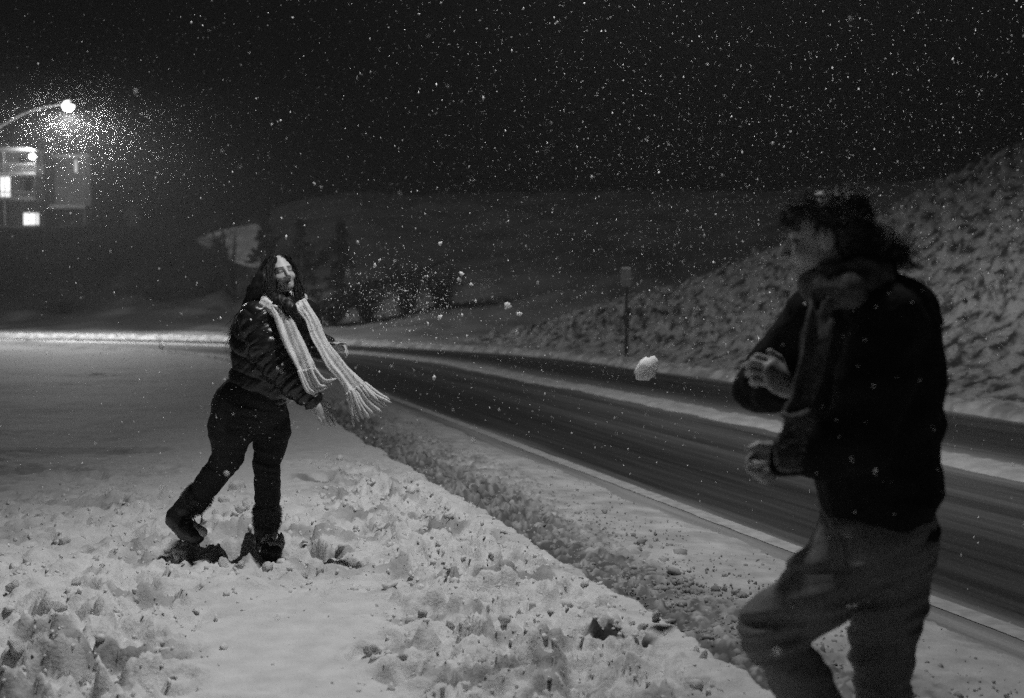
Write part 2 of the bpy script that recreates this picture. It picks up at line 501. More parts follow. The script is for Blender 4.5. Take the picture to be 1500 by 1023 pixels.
# --- road
def build_road():
    s = np.concatenate([np.arange(-16, S2 + 2, .5), np.arange(S2 + 2, S2 + 75, 3.0)]); d = np.arange(-.6, 9.7, .2)
    S, D = np.meshgrid(s, d, indexing='ij'); X, Y = to_xy(S, D)
    Z = ROAD_Z + .015 - .02 * ((D - 4.8) / 4.8) ** 2 + 0 * X
    me = np_mesh('road', np.stack([X, Y, Z], -1).reshape(-1, 3), grid_faces(len(s), len(d)))
    uv_mesh(me, S.ravel(), D.ravel())
    tag(link('road', me, ASPHALT), kind='structure')
    # painted edge line, 4 mm above the asphalt
    s = np.arange(-12, 30, .12); w = np.array([1.44, 1.57])
    S, D = np.meshgrid(s, w, indexing='ij'); D = D + .012 * fbm2(S * 5, D * 40, 2, 4)
    X, Y = to_xy(S, D); Z = ROAD_Z + .015 - .02 * ((D - 4.8) / 4.8) ** 2 + .005
    tag(link('edge_line', np_mesh('edge_line', np.stack([X, Y, Z], -1).reshape(-1, 3), grid_faces(len(s), 2)), PAINT), kind='structure')
build_road()

# --- gutter slush between the kerb snow and the edge line
def build_slush():
    s = np.concatenate([np.arange(-7, 1, .022), np.arange(1, 9, .03), np.arange(9, 40, .10)]); d = np.concatenate([np.arange(-.25, .9, .02), np.arange(.9, 1.5, .04)])
    S, D = np.meshgrid(s, d, indexing='ij'); X, Y = to_xy(S, D)
    edge = 1.36 + .10 * fbm2(S * .8, D * 0 + 2, 3, 21)
    clod = sstep(1.05, .10, D + .28 * fbm2(S * 1.1, D * 1.6, 3, 5)) * (.45 + .55 * sstep(-.25, .25, fbm2(S * .7, D * .9, 3, 31)))
    f1, f2, c = worley2(X * 13, Y * 13, 3); g1, g2, c2 = worley2(X * 27, Y * 27, 8)
    rag = 1 + .5 * fbm2(X * 30, Y * 30, 3, 67, .6)
    lump = sstep(.66, .22, f1 * rag) * (.2 + c) * .062 * clod * (c > .3) + sstep(.64, .2, g1 * rag) * .028 * clod * (c2 > .3) + .030 * clod * fbm2(X * 15, Y * 15, 4, 66, .65)
    Z = ROAD_Z - .004 + .036 * sstep(0, .30, edge - D) + lump + .012 * fbm2(X * 2.3, Y * 2.3, 4, 6) * sstep(0, .2, edge - D) + .004 * fbm2(X * 25, Y * 25, 3, 9)
    Z = np.where(D > edge, ROAD_Z - .02, Z)
    me = np_mesh('gutter_slush', np.stack([X, Y, Z], -1).reshape(-1, 3), grid_faces(len(s), len(d)))
    dirt = np.clip(1.0 - .80 * sstep(.62, .0, D + .22 * fbm2(X * 1.9, Y * 1.9, 4, 77)) - .25 * clod * (c > .5), .2, 1)
    # cleaner and dirtier clods lie side by side
    dirt = np.where((f1 * rag < .5) & (c > .3) & (clod > .25), np.clip(dirt * .55 + .75 * np.maximum(c2 - .15, 0), .22, 1.0), dirt)
    at_ = me.color_attributes.new('tint', 'FLOAT_COLOR', 'POINT'); g = dirt.ravel().astype(np.float32)
    at_.data.foreach_set('color', np.stack([g, g, g, np.ones_like(g)], -1).ravel())
    o = link('gutter_slush', me, mat('gutter_slush', .42, .66, rough=.75, scale=5, detail=7, bump=.006, bump_scale=55, tint=True))
    tag(o, 'grey lumpy slush ploughed into the gutter beside the snowy verge', 'slush', kind='stuff')
build_slush()

# --- ridge of snow left between the lanes, and the ploughed edge at the far side
def build_ridges():
    for nm, d0, w, hh, sd, lab in (('snow_ridge', 4.98, .62, .045, 4, 'thin ridge of snow left along the middle of the road'),
                              ('snow_ridge', 8.75, .75, .14, 9, 'ploughed snow edge at the foot of the tussocky slope')):
        s = np.arange(-6, S2 + 10, .06 if sd == 4 else .09); d = np.arange(d0 - w, d0 + w, .045)
        S, D = np.meshgrid(s, d, indexing='ij'); X, Y = to_xy(S, D)
        c = d0 + .10 * fbm2(S * .35, S * 0, 3, sd)
        t = 1 - np.abs(D - c) / (w * (.62 + .22 * fbm2(S * 1.7, D * 2, 3, sd + 2)))
        f1, f2, cc = worley2(X * 7, Y * 7, sd)
        Z = ROAD_Z - .012 + (hh + .02) * sstep(0, .6, t) + .5 * hh * sstep(.0, .5, t) * fbm2(X * 6, Y * 6, 4, sd) + .35 * hh * sstep(.05, .4, t) * np.maximum(0, .6 - f1)
        o = link(nm, np_mesh(nm, np.stack([X, Y, Z], -1).reshape(-1, 3), grid_faces(len(s), len(d))), mat('road_snow', .6, .84, rough=.8, scale=6, detail=7, bump=.008, bump_scale=40) if sd == 4 else mat('verge_snow', .3, .7, rough=.85, scale=3.2, detail=8, bump=.012, bump_scale=30))
        tag(o, kind='structure')
build_ridges()

# --- snowy verge where the two people stand
HOLES = [  # trodden hollows: pixel, radius in m, depth
    (325, 788, .17, .15), (352, 800, .12, .12), (392, 806, .13, .13), (440, 799, .13, .15), (478, 806, .12, .15), (515, 807, .11, .14), (395, 828, .08, .07), (295, 772, .10, .10),
    (905, 925, .13, .07), (130, 985, .10, .10), (60, 985, .16, .12), (20, 905, .12, .10), (128, 845, .06, .08), (555, 950, .10, .05), (605, 978, .08, .06),
    (470, 700, .16, .05), (530, 715, .18, .05), (440, 680, .12, .04), (520, 765, .12, .05), (640, 700, .12, .04), (120, 700, .22, .06), (60, 690, .2, .06), (210, 660, .2, .04)]
def field_height(X, Y):
    s, d = to_sd(X, Y)
    px, py = project(X, Y, np.zeros_like(X))
    # where the snow has been trodden
    m1 = sstep(640, 760, py + 40 * fbm2(X * 1.1, Y * 1.1, 3, 41)) * sstep(330, 180, px + 60 * fbm2(X * 1.5, Y * 1.5, 3, 42)) * (1 - .55 * sstep(900, 860, py) * sstep(300, 80, px))
    m2 = np.exp(-(((px - 390) / 190) ** 2 + ((py - 800) / 62) ** 2) * 1.0)
    c3 = np.interp(py, [640, 700, 800, 900, 1023, 1300], [470, 540, 640, 760, 820, 900])
    w3 = np.interp(py, [640, 700, 800, 900, 1023, 1300], [30, 90, 140, 190, 230, 300])
    m3 = np.exp(-(((px - c3 + 40 * fbm2(X * 1.3, Y * 1.3, 3, 43)) / w3) ** 4)) * sstep(640, 740, py)
    m4 = .55 * sstep(.2, .5, fbm2(X * .5, Y * .5, 3, 60)) * sstep(6, 12, Y) * .6
    behind = sstep(3.4, 2.4, Y)
    tr = np.clip(np.maximum(np.maximum(m1, m2), np.maximum(m3, m4)), 0, 1) * (1 - sstep(-.16, -.02, d)) * (1 - behind * .3)
    base = .035 * fbm2(X * .5, Y * .5, 3, 1) + .012 * fbm2(X * 1.7, Y * 1.7, 3, 2)
    # wind ripples on the smooth parts
    wr = X * .25 + Y
    rip = .0055 * np.sin(wr * 62 + 5 * fbm2(X * 1.6, Y * 1.6, 3, 12)) * sstep(-.2, .4, fbm2(X * 2.2, Y * 2.2, 3, 13)) + .006 * fbm2(X * 2.2, Y * 9, 4, 14)
    # broken, trodden snow
    wx = X + .05 * fbm2(X * 6, Y * 6, 2, 15); wy = Y + .05 * fbm2(X * 6 + 9, Y * 6, 2, 16)
    f1, f2, c = worley2(wx * 5.2, wy * 6.5, 20); g1, g2, e = worley2(wx * 12.5, wy * 14, 23); h1, h2, i_ = worley2(wx * 27, wy * 29, 26)
    crust = sstep(.30, .42, vnoise2(wx * 3.1, wy * 3.9, 27)) * .042            # crust standing, crust broken through
    slab = (vnoise2(wx * 7.3 + 4, wy * 8.1, 28) - .5); slab = np.floor(slab * 9) / 9 * .05 + slab * .03
    chunk = crust - .045 + slab + (c - .45) * .060 * sstep(.0, .12, f2 - f1) + (e - .5) * .050 * sstep(0, .16, g2 - g1) + .026 * (i_ - .5) * sstep(0, .25, h2 - h1)
    chunk = chunk + .018 * fbm2(X * 3.2, Y * 3.2, 4, 30) + .020 * fbm2(X * 24, Y * 24, 4, 33, .65)
    z = base + rip * (1 - tr) + chunk * tr * 1.40
    for (hx, hy, r, dep) in HOLES:
        p = ground(hx, hy)
        q = np.hypot((X - p.x) + .05 * fbm2(X * 9, Y * 9, 2, 50), (Y - p.y) * 1.0 + .06 * fbm2(X * 9 + 4, Y * 9, 2, 51)) / r
        z = z - dep * sstep(1.15, .75, q) + .035 * np.exp(-((q - 1.35) / .28) ** 2) * fbm2(X * 10, Y * 10, 2, 55)
    # ploughed lip along the bend
    lip = .17 * np.exp(-((d + .65) / .40) ** 2) * sstep(24, 34, s)
    z = z + lip * (1 + .25 * fbm2(X * 2.5, Y * 2.5, 4, 61))
    # rounded edge down to the gutter
    dn = d + .045 + .06 * fbm2(s * 1.6, d * 0, 4, 70, .6) + .03 * fbm2(s * 13, d * 9, 3, 71)
    z = z * (1 - .6 * sstep(-.3, -.03, dn)) - .145 * sstep(-.085, .0, dn) - .01 * sstep(-.3, -.1, dn)
    return z, d, tr
def build_field():
    def ax(parts):
        out = [np.arange(a, b, st) for a, b, st in parts]
        return np.concatenate(out)
    gx = ax([(-60, -20, 1.5), (-20, -8, .22), (-8, -3.6, .055), (-3.6, 2.1, .0145), (2.1, 4.2, .06)])
    gy = ax([(-14, 1, .5), (1, 2.9, .06), (2.9, 7.6, .0145), (7.6, 10.5, .024), (10.5, 16, .05), (16, 45, .12)])
    X, Y = np.meshgrid(gx, gy, indexing='ij')
    s, d = to_sd(X, Y)
    over = d > 0
    # clamp vertices past the kerb line on to it
    cx, cy = to_xy(s, np.minimum(d, 0.0))
    Xc = np.where(over, cx, X); Yc = np.where(over, cy, Y)
    Z, dd, tr = field_height(Xc, Yc)
    F = grid_faces(len(gx), len(gy))
    keep = ~(over.ravel()[F].all(1))
    F = F[keep]
    me = np_mesh('snow_verge', np.stack([Xc, Yc, Z], -1).reshape(-1, 3), F)
    # soaked grey slush patches, bare scraped ground, and the woman's shadow painted dark by her boots
    wet_shade = .50 * sstep(.58, .74, vnoise2(Xc * 1.9 + .4 * Yc, Yc * 5.2, 81) * .7 + vnoise2(Xc * 7, Yc * 13, 83) * .3) * tr
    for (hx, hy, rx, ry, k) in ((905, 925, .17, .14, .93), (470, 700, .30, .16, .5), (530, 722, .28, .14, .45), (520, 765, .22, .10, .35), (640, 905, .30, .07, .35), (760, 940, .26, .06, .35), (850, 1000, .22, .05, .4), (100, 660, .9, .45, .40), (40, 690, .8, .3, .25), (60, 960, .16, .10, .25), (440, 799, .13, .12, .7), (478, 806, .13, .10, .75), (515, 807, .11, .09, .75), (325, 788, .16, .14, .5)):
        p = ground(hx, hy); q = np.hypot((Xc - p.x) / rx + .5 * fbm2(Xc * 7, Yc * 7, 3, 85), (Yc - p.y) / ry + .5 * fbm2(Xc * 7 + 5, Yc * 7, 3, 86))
        wet_shade = np.maximum(wet_shade, k * sstep(1.1, .6, q))
    g = (1 - wet_shade).ravel().astype(np.float32)
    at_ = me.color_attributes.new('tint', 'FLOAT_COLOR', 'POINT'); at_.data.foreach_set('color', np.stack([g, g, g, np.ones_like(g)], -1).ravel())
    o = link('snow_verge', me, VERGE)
    tag(o, kind='structure')
build_field()

# --- tussocky cut slope to the right of the road
def crest_h(s):
    return np.interp(s, [-20, 0, 6, 10, 14, 18, 22, 26, 30, 34], [9.0, 8.4, 7.9, 6.9, 5.3, 3.7, 2.3, 1.1, .25, .0])
def hill_height(S, D, X, Y):
    e = D - 9.0
    H = crest_h(S + 2.5 * fbm2(S * .25, D * .1, 2, 90))
    run = 1.5 + H * 1.25
    t = np.clip(e / run, 0, 1.6)
    z = H * (sstep(0, 1, t * .92) * .55 + .45 * np.clip(t, 0, 1)) + .10 * np.clip(e, 0, 30)* .1
    k = sstep(.3, 1.6, e) * (1 - .3 * sstep(6, 14, e))
    # clods drawn out down the slope
    wx = S + .15 * D + .16 * fbm2(S * 3, D * 3, 3, 91); wy = D * .8 + .16 * fbm2(S * 3 + 7, D * 3, 3, 89)
    f1, f2, c = worley2(wx * 4.6, wy * 4.6, 92); g1, g2, e2 = worley2(wx * 9.5, wy * 9.5, 94)
    k = k * (.40 + .75 * sstep(-.35, .35, fbm2(S * .45, D * .55, 4, 98))) * sstep(.0, .8, H)
    rough = fbm2(wx * 7.5, wy * 7.5, 4, 99, .6); rid = 1 - np.abs(fbm2(wx * 2.6, wy * 4.2, 3, 96)) * 2.2
    z = z + k * (.22 * sstep(.75, .15, f1) * (c - .15) + .13 * sstep(.7, .1, g1) * (e2 - .2) - .06 + (.25 * rough) + .07 * np.maximum(rid, -.3) * (c > .3) + .10 * fbm2(S * 1.3, D * 1.3, 4, 95))
    return ROAD_Z - .03 + z + .03 * fbm2(X * 4, Y * 4, 3, 97)
def build_hill():
    s = np.concatenate([np.arange(-8, 6, .10), np.arange(6, 40, .065), np.arange(40, 58, .12)]); d = np.concatenate([np.arange(8.6, 17.5, .07), np.arange(17.5, 40, .6)])
    # the slope runs on straight past the bend and dies away
    S, D = np.meshgrid(s, d, indexing='ij')
    bend = np.maximum(S - S1, 0)
    ph = np.minimum(bend / 60.0, 1.2)
    X0 = K0[0] + T1[0] * S + R1[0] * D; Y0 = K0[1] + T1[1] * S + R1[1] * D
    Xr, Yr = to_xy(S, D)
    w = .35
    X = X0 * (1 - w) + Xr * w; Y = Y0 * (1 - w) + Yr * w
    Z = hill_height(S, D, X, Y)
    Z = Z * (1 - .0 * ph)
    o = link('hillside', np_mesh('hillside', np.stack([X, Y, Z], -1).reshape(-1, 3), grid_faces(len(s), len(d))), SLOPE)
    tag(o, kind='structure')
build_hill()

# ------------------------------------------------------------------ street lamps
STEEL = mat('galvanised_steel', .22, .34, rough=.45, scale=12, spec=.5)
LENS = emit('lit_lamp_lens', 3.0); LENS_NEAR = emit('lit_lamp_lens_near', 1.1)
def lamp_light(loc, power, name, prof, aim=None):
    ld = bpy.data.lights.new(name, 'POINT'); ld.energy = power; ld.shadow_soft_size = .14
    ld.use_nodes = True
    n = ld.node_tree; em = n.nodes['Emission']
    tc = n.nodes.new('ShaderNodeTexCoord'); dp = n.nodes.new('ShaderNodeVectorMath'); dp.operation = 'DOT_PRODUCT'
    dp.inputs[1].default_value = (0, 0, -1)
    n.links.new(tc.outputs['Normal'], dp.inputs[0])
    mr = n.nodes.new('ShaderNodeMapRange'); mr.inputs['From Min'].default_value = -1; mr.inputs['From Max'].default_value = 1
    n.links.new(dp.outputs['Value'], mr.inputs['Value'])
    cr = n.nodes.new('ShaderNodeValToRGB'); el = cr.color_ramp.elements
    while len(el) < len(prof): el.new(.5)
    for e, (c, v) in zip(el, prof): e.position = .5 + .5 * c; e.color = (v, v, v, 1)
    n.links.new(mr.outputs[0], cr.inputs[0]); n.links.new(cr.outputs[0], em.inputs['Strength'])
    if aim is not None:      # the road side of a street lamp's throw is stronger than the house side
        d2 = n.nodes.new('ShaderNodeVectorMath'); d2.operation = 'DOT_PRODUCT'; d2.inputs[1].default_value = aim
        n.links.new(tc.outputs['Normal'], d2.inputs[0])
        m2 = n.nodes.new('ShaderNodeMapRange'); m2.inputs['From Min'].default_value = -1; m2.inputs['From Max'].default_value = 1
        n.links.new(d2.outputs['Value'], m2.inputs['Value'])
        r2 = n.nodes.new('ShaderNodeValToRGB'); e2 = r2.color_ramp.elements; pr = [(-1, .10), (-.68, .13), (-.36, 1.0), (0, .95), (.18, .62), (.5, .5)]
        while len(e2) < len(pr): e2.new(.5)
        for e, (c, v) in zip(e2, pr): e.position = .5 + .5 * c; e.color = (v, v, v, 1)
        n.links.new(m2.outputs[0], r2.inputs[0]); m2 = r2
        mu = n.nodes.new('ShaderNodeMath'); mu.operation = 'MULTIPLY'
        n.links.new(cr.outputs[0], mu.inputs[0]); n.links.new(m2.outputs[0], mu.inputs[1]); n.links.new(mu.outputs[0], em.inputs['Strength'])
    o = bpy.data.objects.new(name, ld); COL.objects.link(o); o.location = loc
    return o
BATWING = [(-1, .004), (-.05, .01), (.05, .06), (.13, .30), (.22, .85), (.29, 1.0), (.38, .66), (.5, .46), (.7, .29), (1.0, .18)]
OPEN_BOWL = [(-1, .02), (-.3, .10), (-.05, .35), (.15, .55), (.36, .9), (.6, 1.0), (1.0, .8)]
def street_lamp(head, foot_xy, label, power, aim, z0, prof=None, bowl=1.0, STEEL=STEEL):
    head = Vector(head); base = Vector((foot_xy[0], foot_xy[1], z0))
    root = empty('street_lamp', base)
    tag(root, label, 'street lamp')
    out = Vector((head.x - base.x, head.y - base.y, 0)); L = out.length; out.normalize()
    top = Vector((base.x, base.y, head.z - 1.9))
    MB().tube([base, base.lerp(top, .5), top], [.11, .095, .08], 14).build('pole', STEEL, root, True)
    MB().tube([base + Vector((0, 0, -.05)), base + Vector((0, 0, .02)), base + Vector((0, 0, .45))], [.16, .16, .13], 14).build('base_cover', STEEL, root, True)
    arm = [top, top + Vector((0, 0, .9)) + out * .12, top + Vector((0, 0, 1.55)) + out * (L * .35), top + Vector((0, 0, 1.88)) + out * (L * .65), head + Vector((0, 0, .10)) - out * .25]
    MB().tube(spline(arm, 22), [.078 - .035 * i / 21 for i in range(22)], 12).build('arm', STEEL, root, True)
    # cobra-head housing: a lofted shell, with the glass bowl below
    hs = MB(); pts = [head + out * t + Vector((0, 0, .10)) for t in (-.42, -.30, -.12, .12, .28, .36)]
    hs.tube(pts, [.045, .075, .14, .155, .11, .03], 14, flat=.6); hs.build('housing', STEEL, root, True)
    s = SDF(head - Vector((.5, .5, .5)), head + Vector((.5, .5, .5)), .02)
    s.ell(head + Vector((0, 0, .02)), frame(out, (0, 0, 1)), (.11 * bowl, .2 * (bowl + 1) / 2, .13 * bowl), 0)
    link('glass_bowl', s.mesh('glass_bowl'), LENS if bowl > 1 else LENS_NEAR, root)
    lo = lamp_light(head + Vector((0, 0, -.10 - .15 * bowl)), power, 'lamp_light', prof or BATWING, aim)
    lo.parent = root; lo.matrix_parent_inverse = Matrix.Translation(base).inverted()
    return root
street_lamp(KEY_LAMP, (-3.9, 5.0), 'tall steel street lamp with curved arm just left of the two people', KEY_POWER, (.86, -.5, 0), -.1)
fl = at(100, 156, 47.0)
street_lamp(fl, (fl.x - 3.4, fl.y + .6), 'lit street lamp on a curved arm in front of the apartment building', FAR_POWER, None, float(far_height(np.array([fl.x - 3.4]), np.array([fl.y + .6]))[0]), OPEN_BOWL, 1.6, mat('weathered_steel', .05, .09, rough=.6, scale=12))

# ------------------------------------------------------------------ apartment building on the bank
def build_apartments():
    Y = 100.0
    def P(px, py, dy=0): return at(px, py, Y + dy)
    base = P(10, 336); root = empty('apartment_building', (base.x, Y, base.z - 2))
    tag(root, 'balconied apartment building with lit windows on the dark bank', 'building')
    wallm = mat('pale_render', .30, .40, rough=.9, scale=2); trim = mat('painted_trim', .84, .88, rough=.6)
    dark = mat('dark_glass', .02, .03, rough=.15, spec=.5)
    lit = emit('lit_window', 1.3, .5); lit2 = emit('lit_stairwell', 1.5, .3)
    def bx(name, x0, y0, x1, y1, dy, th, m, parent=root):
        a, b = P(x0, y0), P(x1, y1)
        return MB().box(((a.x + b.x) / 2, Y + dy, (a.z + b.z) / 2), (abs(b.x - a.x), th, abs(b.z - a.z))).build(name, m, parent)
    bx('wall', -120, 222, 54, 372, 5.2, 7, wallm)
    bx('wall', 54, 226, 112, 372, 7.2, 7, wallm)
    bx('roof', -125, 216, 58, 222, 3.2, 11.5, trim)
    bx('roof', 58.5, 221, 116, 226, 6.6, 8.5, trim)
    for y in (253, 289, 331):
        bx('balcony_slab', -60, y, 54, y + 3.5, .7, 2.0, trim)
    for y in (240, 281):
        rail = bx('balcony_rail', -60, y, 53, y + 1.2, -.25, .06, trim)
        for k in range(34):
            x = -58 + k * 3.3
            bx('baluster', x, y + 1.3, x + .45, y + 12 if y == 240 else y + 7.8, -.25, .03, trim, rail)
    for x in (8, 53.5, -40): bx('post', x - 1, 222.5, x + 1, 331, -.22, .18, trim)
    bx('ledge', 55, 297, 110, 302, 3.2, 1.6, trim)
    bx('post', 107, 227, 109, 297, 2.6, .2, trim); bx('post', 107, 302.5, 109, 345, 2.6, .2, trim)
    w = bx('window', 22, 309, 47, 329, 1.64, .08, trim); bx('pane', 23.5, 310.5, 34.3, 327.5, 1.58, .06, lit, w); bx('pane', 35.2, 310.5, 45.5, 327.5, 1.58, .06, lit, w)
    w = bx('window', -12, 256.5, 4, 288.8, 1.64, .08, trim); bx('pane', -11, 257.5, 3.0, 288, 1.58, .06, lit2, w)
    for (x0, x1, y0, y1) in ((24, 36, 258, 280), (-40, -25, 262, 280), (15, 30, 226, 239)):
        w = bx('window', x0, y0, x1, y1, 1.64, .08, trim); bx('pane', x0 + 1, y0 + 1, x1 - 1, y1 - 1, 1.58, .06, dark, w)
    w = bx('window', 85.5, 227, 91, 247, 3.64, .08, trim); bx('pane', 86.5, 228, 90, 246, 3.58, .06, emit('dim_window', .5), w)
    lp = P(53, 231); s = SDF(lp + Vector((-.6, -1.3, -.6)), lp + Vector((.6, -.1, .6)), .04); s.ball(lp + Vector((0, -.75, 0)), .26, 0)
    link('wall_lamp', s.mesh('wall_lamp'), emit('lit_wall_lamp', 3.0), root)
    ld = bpy.data.lights.new('wall_lamp_light', 'POINT'); ld.energy = 170; ld.shadow_soft_size = .2
    lo = bpy.data.objects.new('wall_lamp_light', ld); COL.objects.link(lo); lo.location = lp + Vector((.1, -1.25, -.1)); lo.parent = root; lo.matrix_parent_inverse = Matrix.Translation(root.location).inverted()
build_apartments()

# ------------------------------------------------------------------ marker post at the roadside
def build_marker():
    b = Vector((0, 0, 0)); g = ground(917, 528, -.05); b = Vector((g.x, g.y, -.1))
    root = empty('marker_post', b); tag(root, 'thin dark roadside post with small pale marker plate', 'post')
    k = FPX / g.y
    hgt = (528 - 392) / k
    MB().tube([b, b + Vector((0, 0, hgt * .5)), b + Vector((0, 0, hgt + .02))], [.042, .04, .038], 10).build('pole', mat('dark_post', .02, .04, rough=.7, scale=20), root, True)
    pl = MB(); w, hh = 16 / k, 26 / k
    c = b + Vector((-.01, -.05, hgt - hh * .45))
    n = 10; v = []
    # rounded plate
    ring = []
    for i in range(24):
        a = 2 * math.pi * i / 24; ca, sa = math.cos(a), math.sin(a)
        ring.append((math.copysign(abs(ca) ** .5, ca) * w / 2, math.copysign(abs(sa) ** .5, sa) * hh / 2))
    for yy in (-.008, .008): pl.v += [tuple(c + Vector((x, yy, z))) for x, z in ring]
    pl.f += [list(range(24)), list(reversed(range(24, 48)))] + [[i, i + 24, (i + 1) % 24 + 24, (i + 1) % 24] for i in range(24)]
    pl.build('plate', mat('pale_plate', .10, .16, rough=.5, scale=9), root)
    cap = MB(); cap.box(c + Vector((0, 0, hh / 2 + .012)), (w * .8, .05, .03)); cap.build('snow_cap', CLEAN, root)
build_marker()

# ------------------------------------------------------------------ trees and shrubs at the bend
BARK = mat('dark_bark', .02, .05, rough=.9, scale=15); NEEDLE = mat('dark_foliage', .005, .014, rough=.9, scale=6)
def leaf_mesh(name, pts, size, rg):
    n = len(pts); ax = rg.normal(size=(n, 3)); ax /= np.linalg.norm(ax, axis=1)[:, None]
    bx = np.cross(ax, rg.normal(size=(n, 3))); bx /= np.linalg.norm(bx, axis=1)[:, None]
    sz = (size * rg.uniform(.6, 1.4, n))[:, None]
    V = np.stack([pts - ax * sz, pts + bx * sz * .45, pts + ax * sz, pts - bx * sz * .45], 1).reshape(-1, 3)
    return np_mesh(name, V, np.arange(4 * n).reshape(-1, 4))
def place_z(x, y): return float(far_height(np.array([float(x)]), np.array([float(y)]))[0])
def conifer(px, Y, h, r, seed, label):
    rg = np.random.default_rng(seed); x = (px - CX) / FPX * Y; z = place_z(x, Y) - .1
    root = empty('evergreen_tree', (x, Y, z)); tag(root, label, 'tree', 'trees at the road bend')
    MB().tube([(x, Y, z), (x + .05, Y, z + h * .5), (x, Y, z + h * .97)], [.11, .07, .01], 8).build('trunk', BARK, root, True)
    pts = []
    nb = int(34 * h / 4)
    for i in range(nb):
        t = (i + rg.uniform()) / nb; a = rg.uniform(0, 2 * math.pi); L = r * (1 - t) ** .8 * rg.uniform(.6, 1.15) + .12
        for k in range(46):
            u = rg.uniform() ** .7; pts.append((x + math.cos(a) * L * u + rg.normal(0, .09), Y + math.sin(a) * L * u + rg.normal(0, .09), z + h * (.08 + .9 * t) - .25 * L * u + rg.normal(0, .07)))
    link('crown', leaf_mesh('crown', np.array(pts), .11, rg), NEEDLE, root, False)
def shrub(px, Y, h, r, seed, label, m=None, group='shrubs at the road bend'):
    rg = np.random.default_rng(seed); x = (px - CX) / FPX * Y; z = place_z(x, Y) - .1
    root = empty('shrub', (x, Y, z)); tag(root, label, 'shrub', group)
    st = MB(); pts = []
    for i in range(16):
        a = rg.uniform(0, 6.28); L = r * rg.uniform(.3, 1); hh = h * rg.uniform(.6, 1.05)
        p = spline([(x, Y, z), (x + math.cos(a) * L * .4, Y + math.sin(a) * L * .4, z + hh * .55), (x + math.cos(a) * L, Y + math.sin(a) * L, z + hh)], 6)
        st.tube(p, [.025, .02, .017, .013, .01, .005], 5)
        for k in range(75):
            q = p[rg.integers(1, 6)]; pts.append((q.x + rg.normal(0, .17), q.y + rg.normal(0, .17), q.z + rg.normal(0, .16)))
    st.build('stem', BARK, root, True)
    link('foliage', leaf_mesh('foliage', np.array(pts), .085, rg), m or NEEDLE, root, False)
conifer(388, 66, 5.2, 1.25, 1, 'dark evergreen right beside the bright snow patch')
conifer(441, 60, 4.8, 1.1, 2, 'dark evergreen just right of the woman\'s head')
conifer(500, 62, 4.6, 1.15, 3, 'dark lone evergreen right of the woman, above the bend')
for i, (px, Y, h, r, lab) in enumerate(((488, 53, 1.5, 1.2, 'dark low shrub behind the scarf'), (540, 54, 1.9, 1.4, 'rounded dark shrub left of the snow spray'),
        (596, 55, 2.2, 1.3, 'tallest dark shrub in the row beyond the bend'), (648, 56, 1.9, 1.1, 'dark shrub at the right end of the row'),
        (90, 60, 1.6, 2.2, 'wide dark shrub low on the bank under the lamp'), (230, 63, 1.8, 2.4, 'wide dark shrub on the bank left of the snow patch'), (300, 64, 1.5, 1.6, 'dark shrub just below the snow patch'),
        (160, 70, 1.8, 2.4, 'dark shrub halfway up the bank'), (20, 68, 1.9, 2.4, 'dark shrub on the bank below the lit window'))):
    shrub(px, Y, h, r, 20 + i, lab)
shrub(198, 92, 1.6, .55, 40, 'small snow-covered shrub on top of the bank', mat('snowy_leaves', .4, .6, rough=.9), None)
# bright snow slope with trunks before it
def build_patch():
    Y = 78
    V = []; nu, nv = 40, 24
    for i in range(nu):
        for j in range(nv):
            u, v = i / (nu - 1), j / (nv - 1)
            px = 292 + 92 * u; top = np.interp(u, [0, .25, .6, 1], [351, 342, 334, 328]); bot = np.interp(u, [0, .3, .6, 1], [356, 370, 386, 396])
            y = Y - 2.5 * (v) + 1.2 * math.sin(u * 3)
            p = at(px, top + (bot - top) * v, y)
            q = fbm2(np.array([u * 7.0]), np.array([v * 5.0]), 4, 5)[0]
            V.append((p.x, p.y - .5 + .5 * q, p.z))
    return np.array(V), nu, nv
V, nu, nv = build_patch()
V2 = V.copy(); V2[:, 1] += 1.6; V2[:, 2] -= .3
a = np.arange(nu * nv).reshape(nu, nv); rim = np.concatenate([a[:-1, 0], a[-1, :-1], a[1:, -1][::-1], a[0, 1:][::-1]])
F = [list(f) for f in grid_faces(nu, nv)] + [list(f[::-1] + nu * nv) for f in grid_faces(nu, nv)] + [[int(rim[i]), int(rim[(i + 1) % len(rim)]), int(rim[(i + 1) % len(rim)]) + nu * nv, int(rim[i]) + nu * nv] for i in range(len(rim))]
o = link('snow_bank', np_mesh('snow_bank', np.concatenate([V, V2]), F), SNOW)
tag(o, 'bright patch of clean snow on the slope behind the bare trunks', 'snow bank')
for i, (px, lab) in enumerate(((326, 'slim bare trunk before the bright snow patch'), (312, 'thin bare sapling at the left of the snow patch'))):
    p = at(px, 372, 74); z = p.z - 1.2
    root = empty('bare_tree', (p.x, 74, z)); tag(root, lab, 'tree')
    tr = spline([(p.x, 74, z), (p.x + .1, 74, z + 1.6), (p.x - .05, 74, z + 3.0)], 8)
    MB().tube(tr, [.16, .15, .13, .12, .1, .07, .05, .02], 8).build('trunk', BARK, root, True)
    br = MB(); rg = np.random.default_rng(60 + i)
    for k in range(14):
        q = tr[rg.integers(2, 8)]; dx, dz = rg.uniform(-.7, .7), rg.uniform(.2, .8)
        br.tube([q, q + Vector((dx * .5, rg.uniform(-.3, .3), dz * .6)), q + Vector((dx, rg.uniform(-.5, .5), dz))], [.03, .02, .006], 5)
    br.build('crown', BARK, root, True)


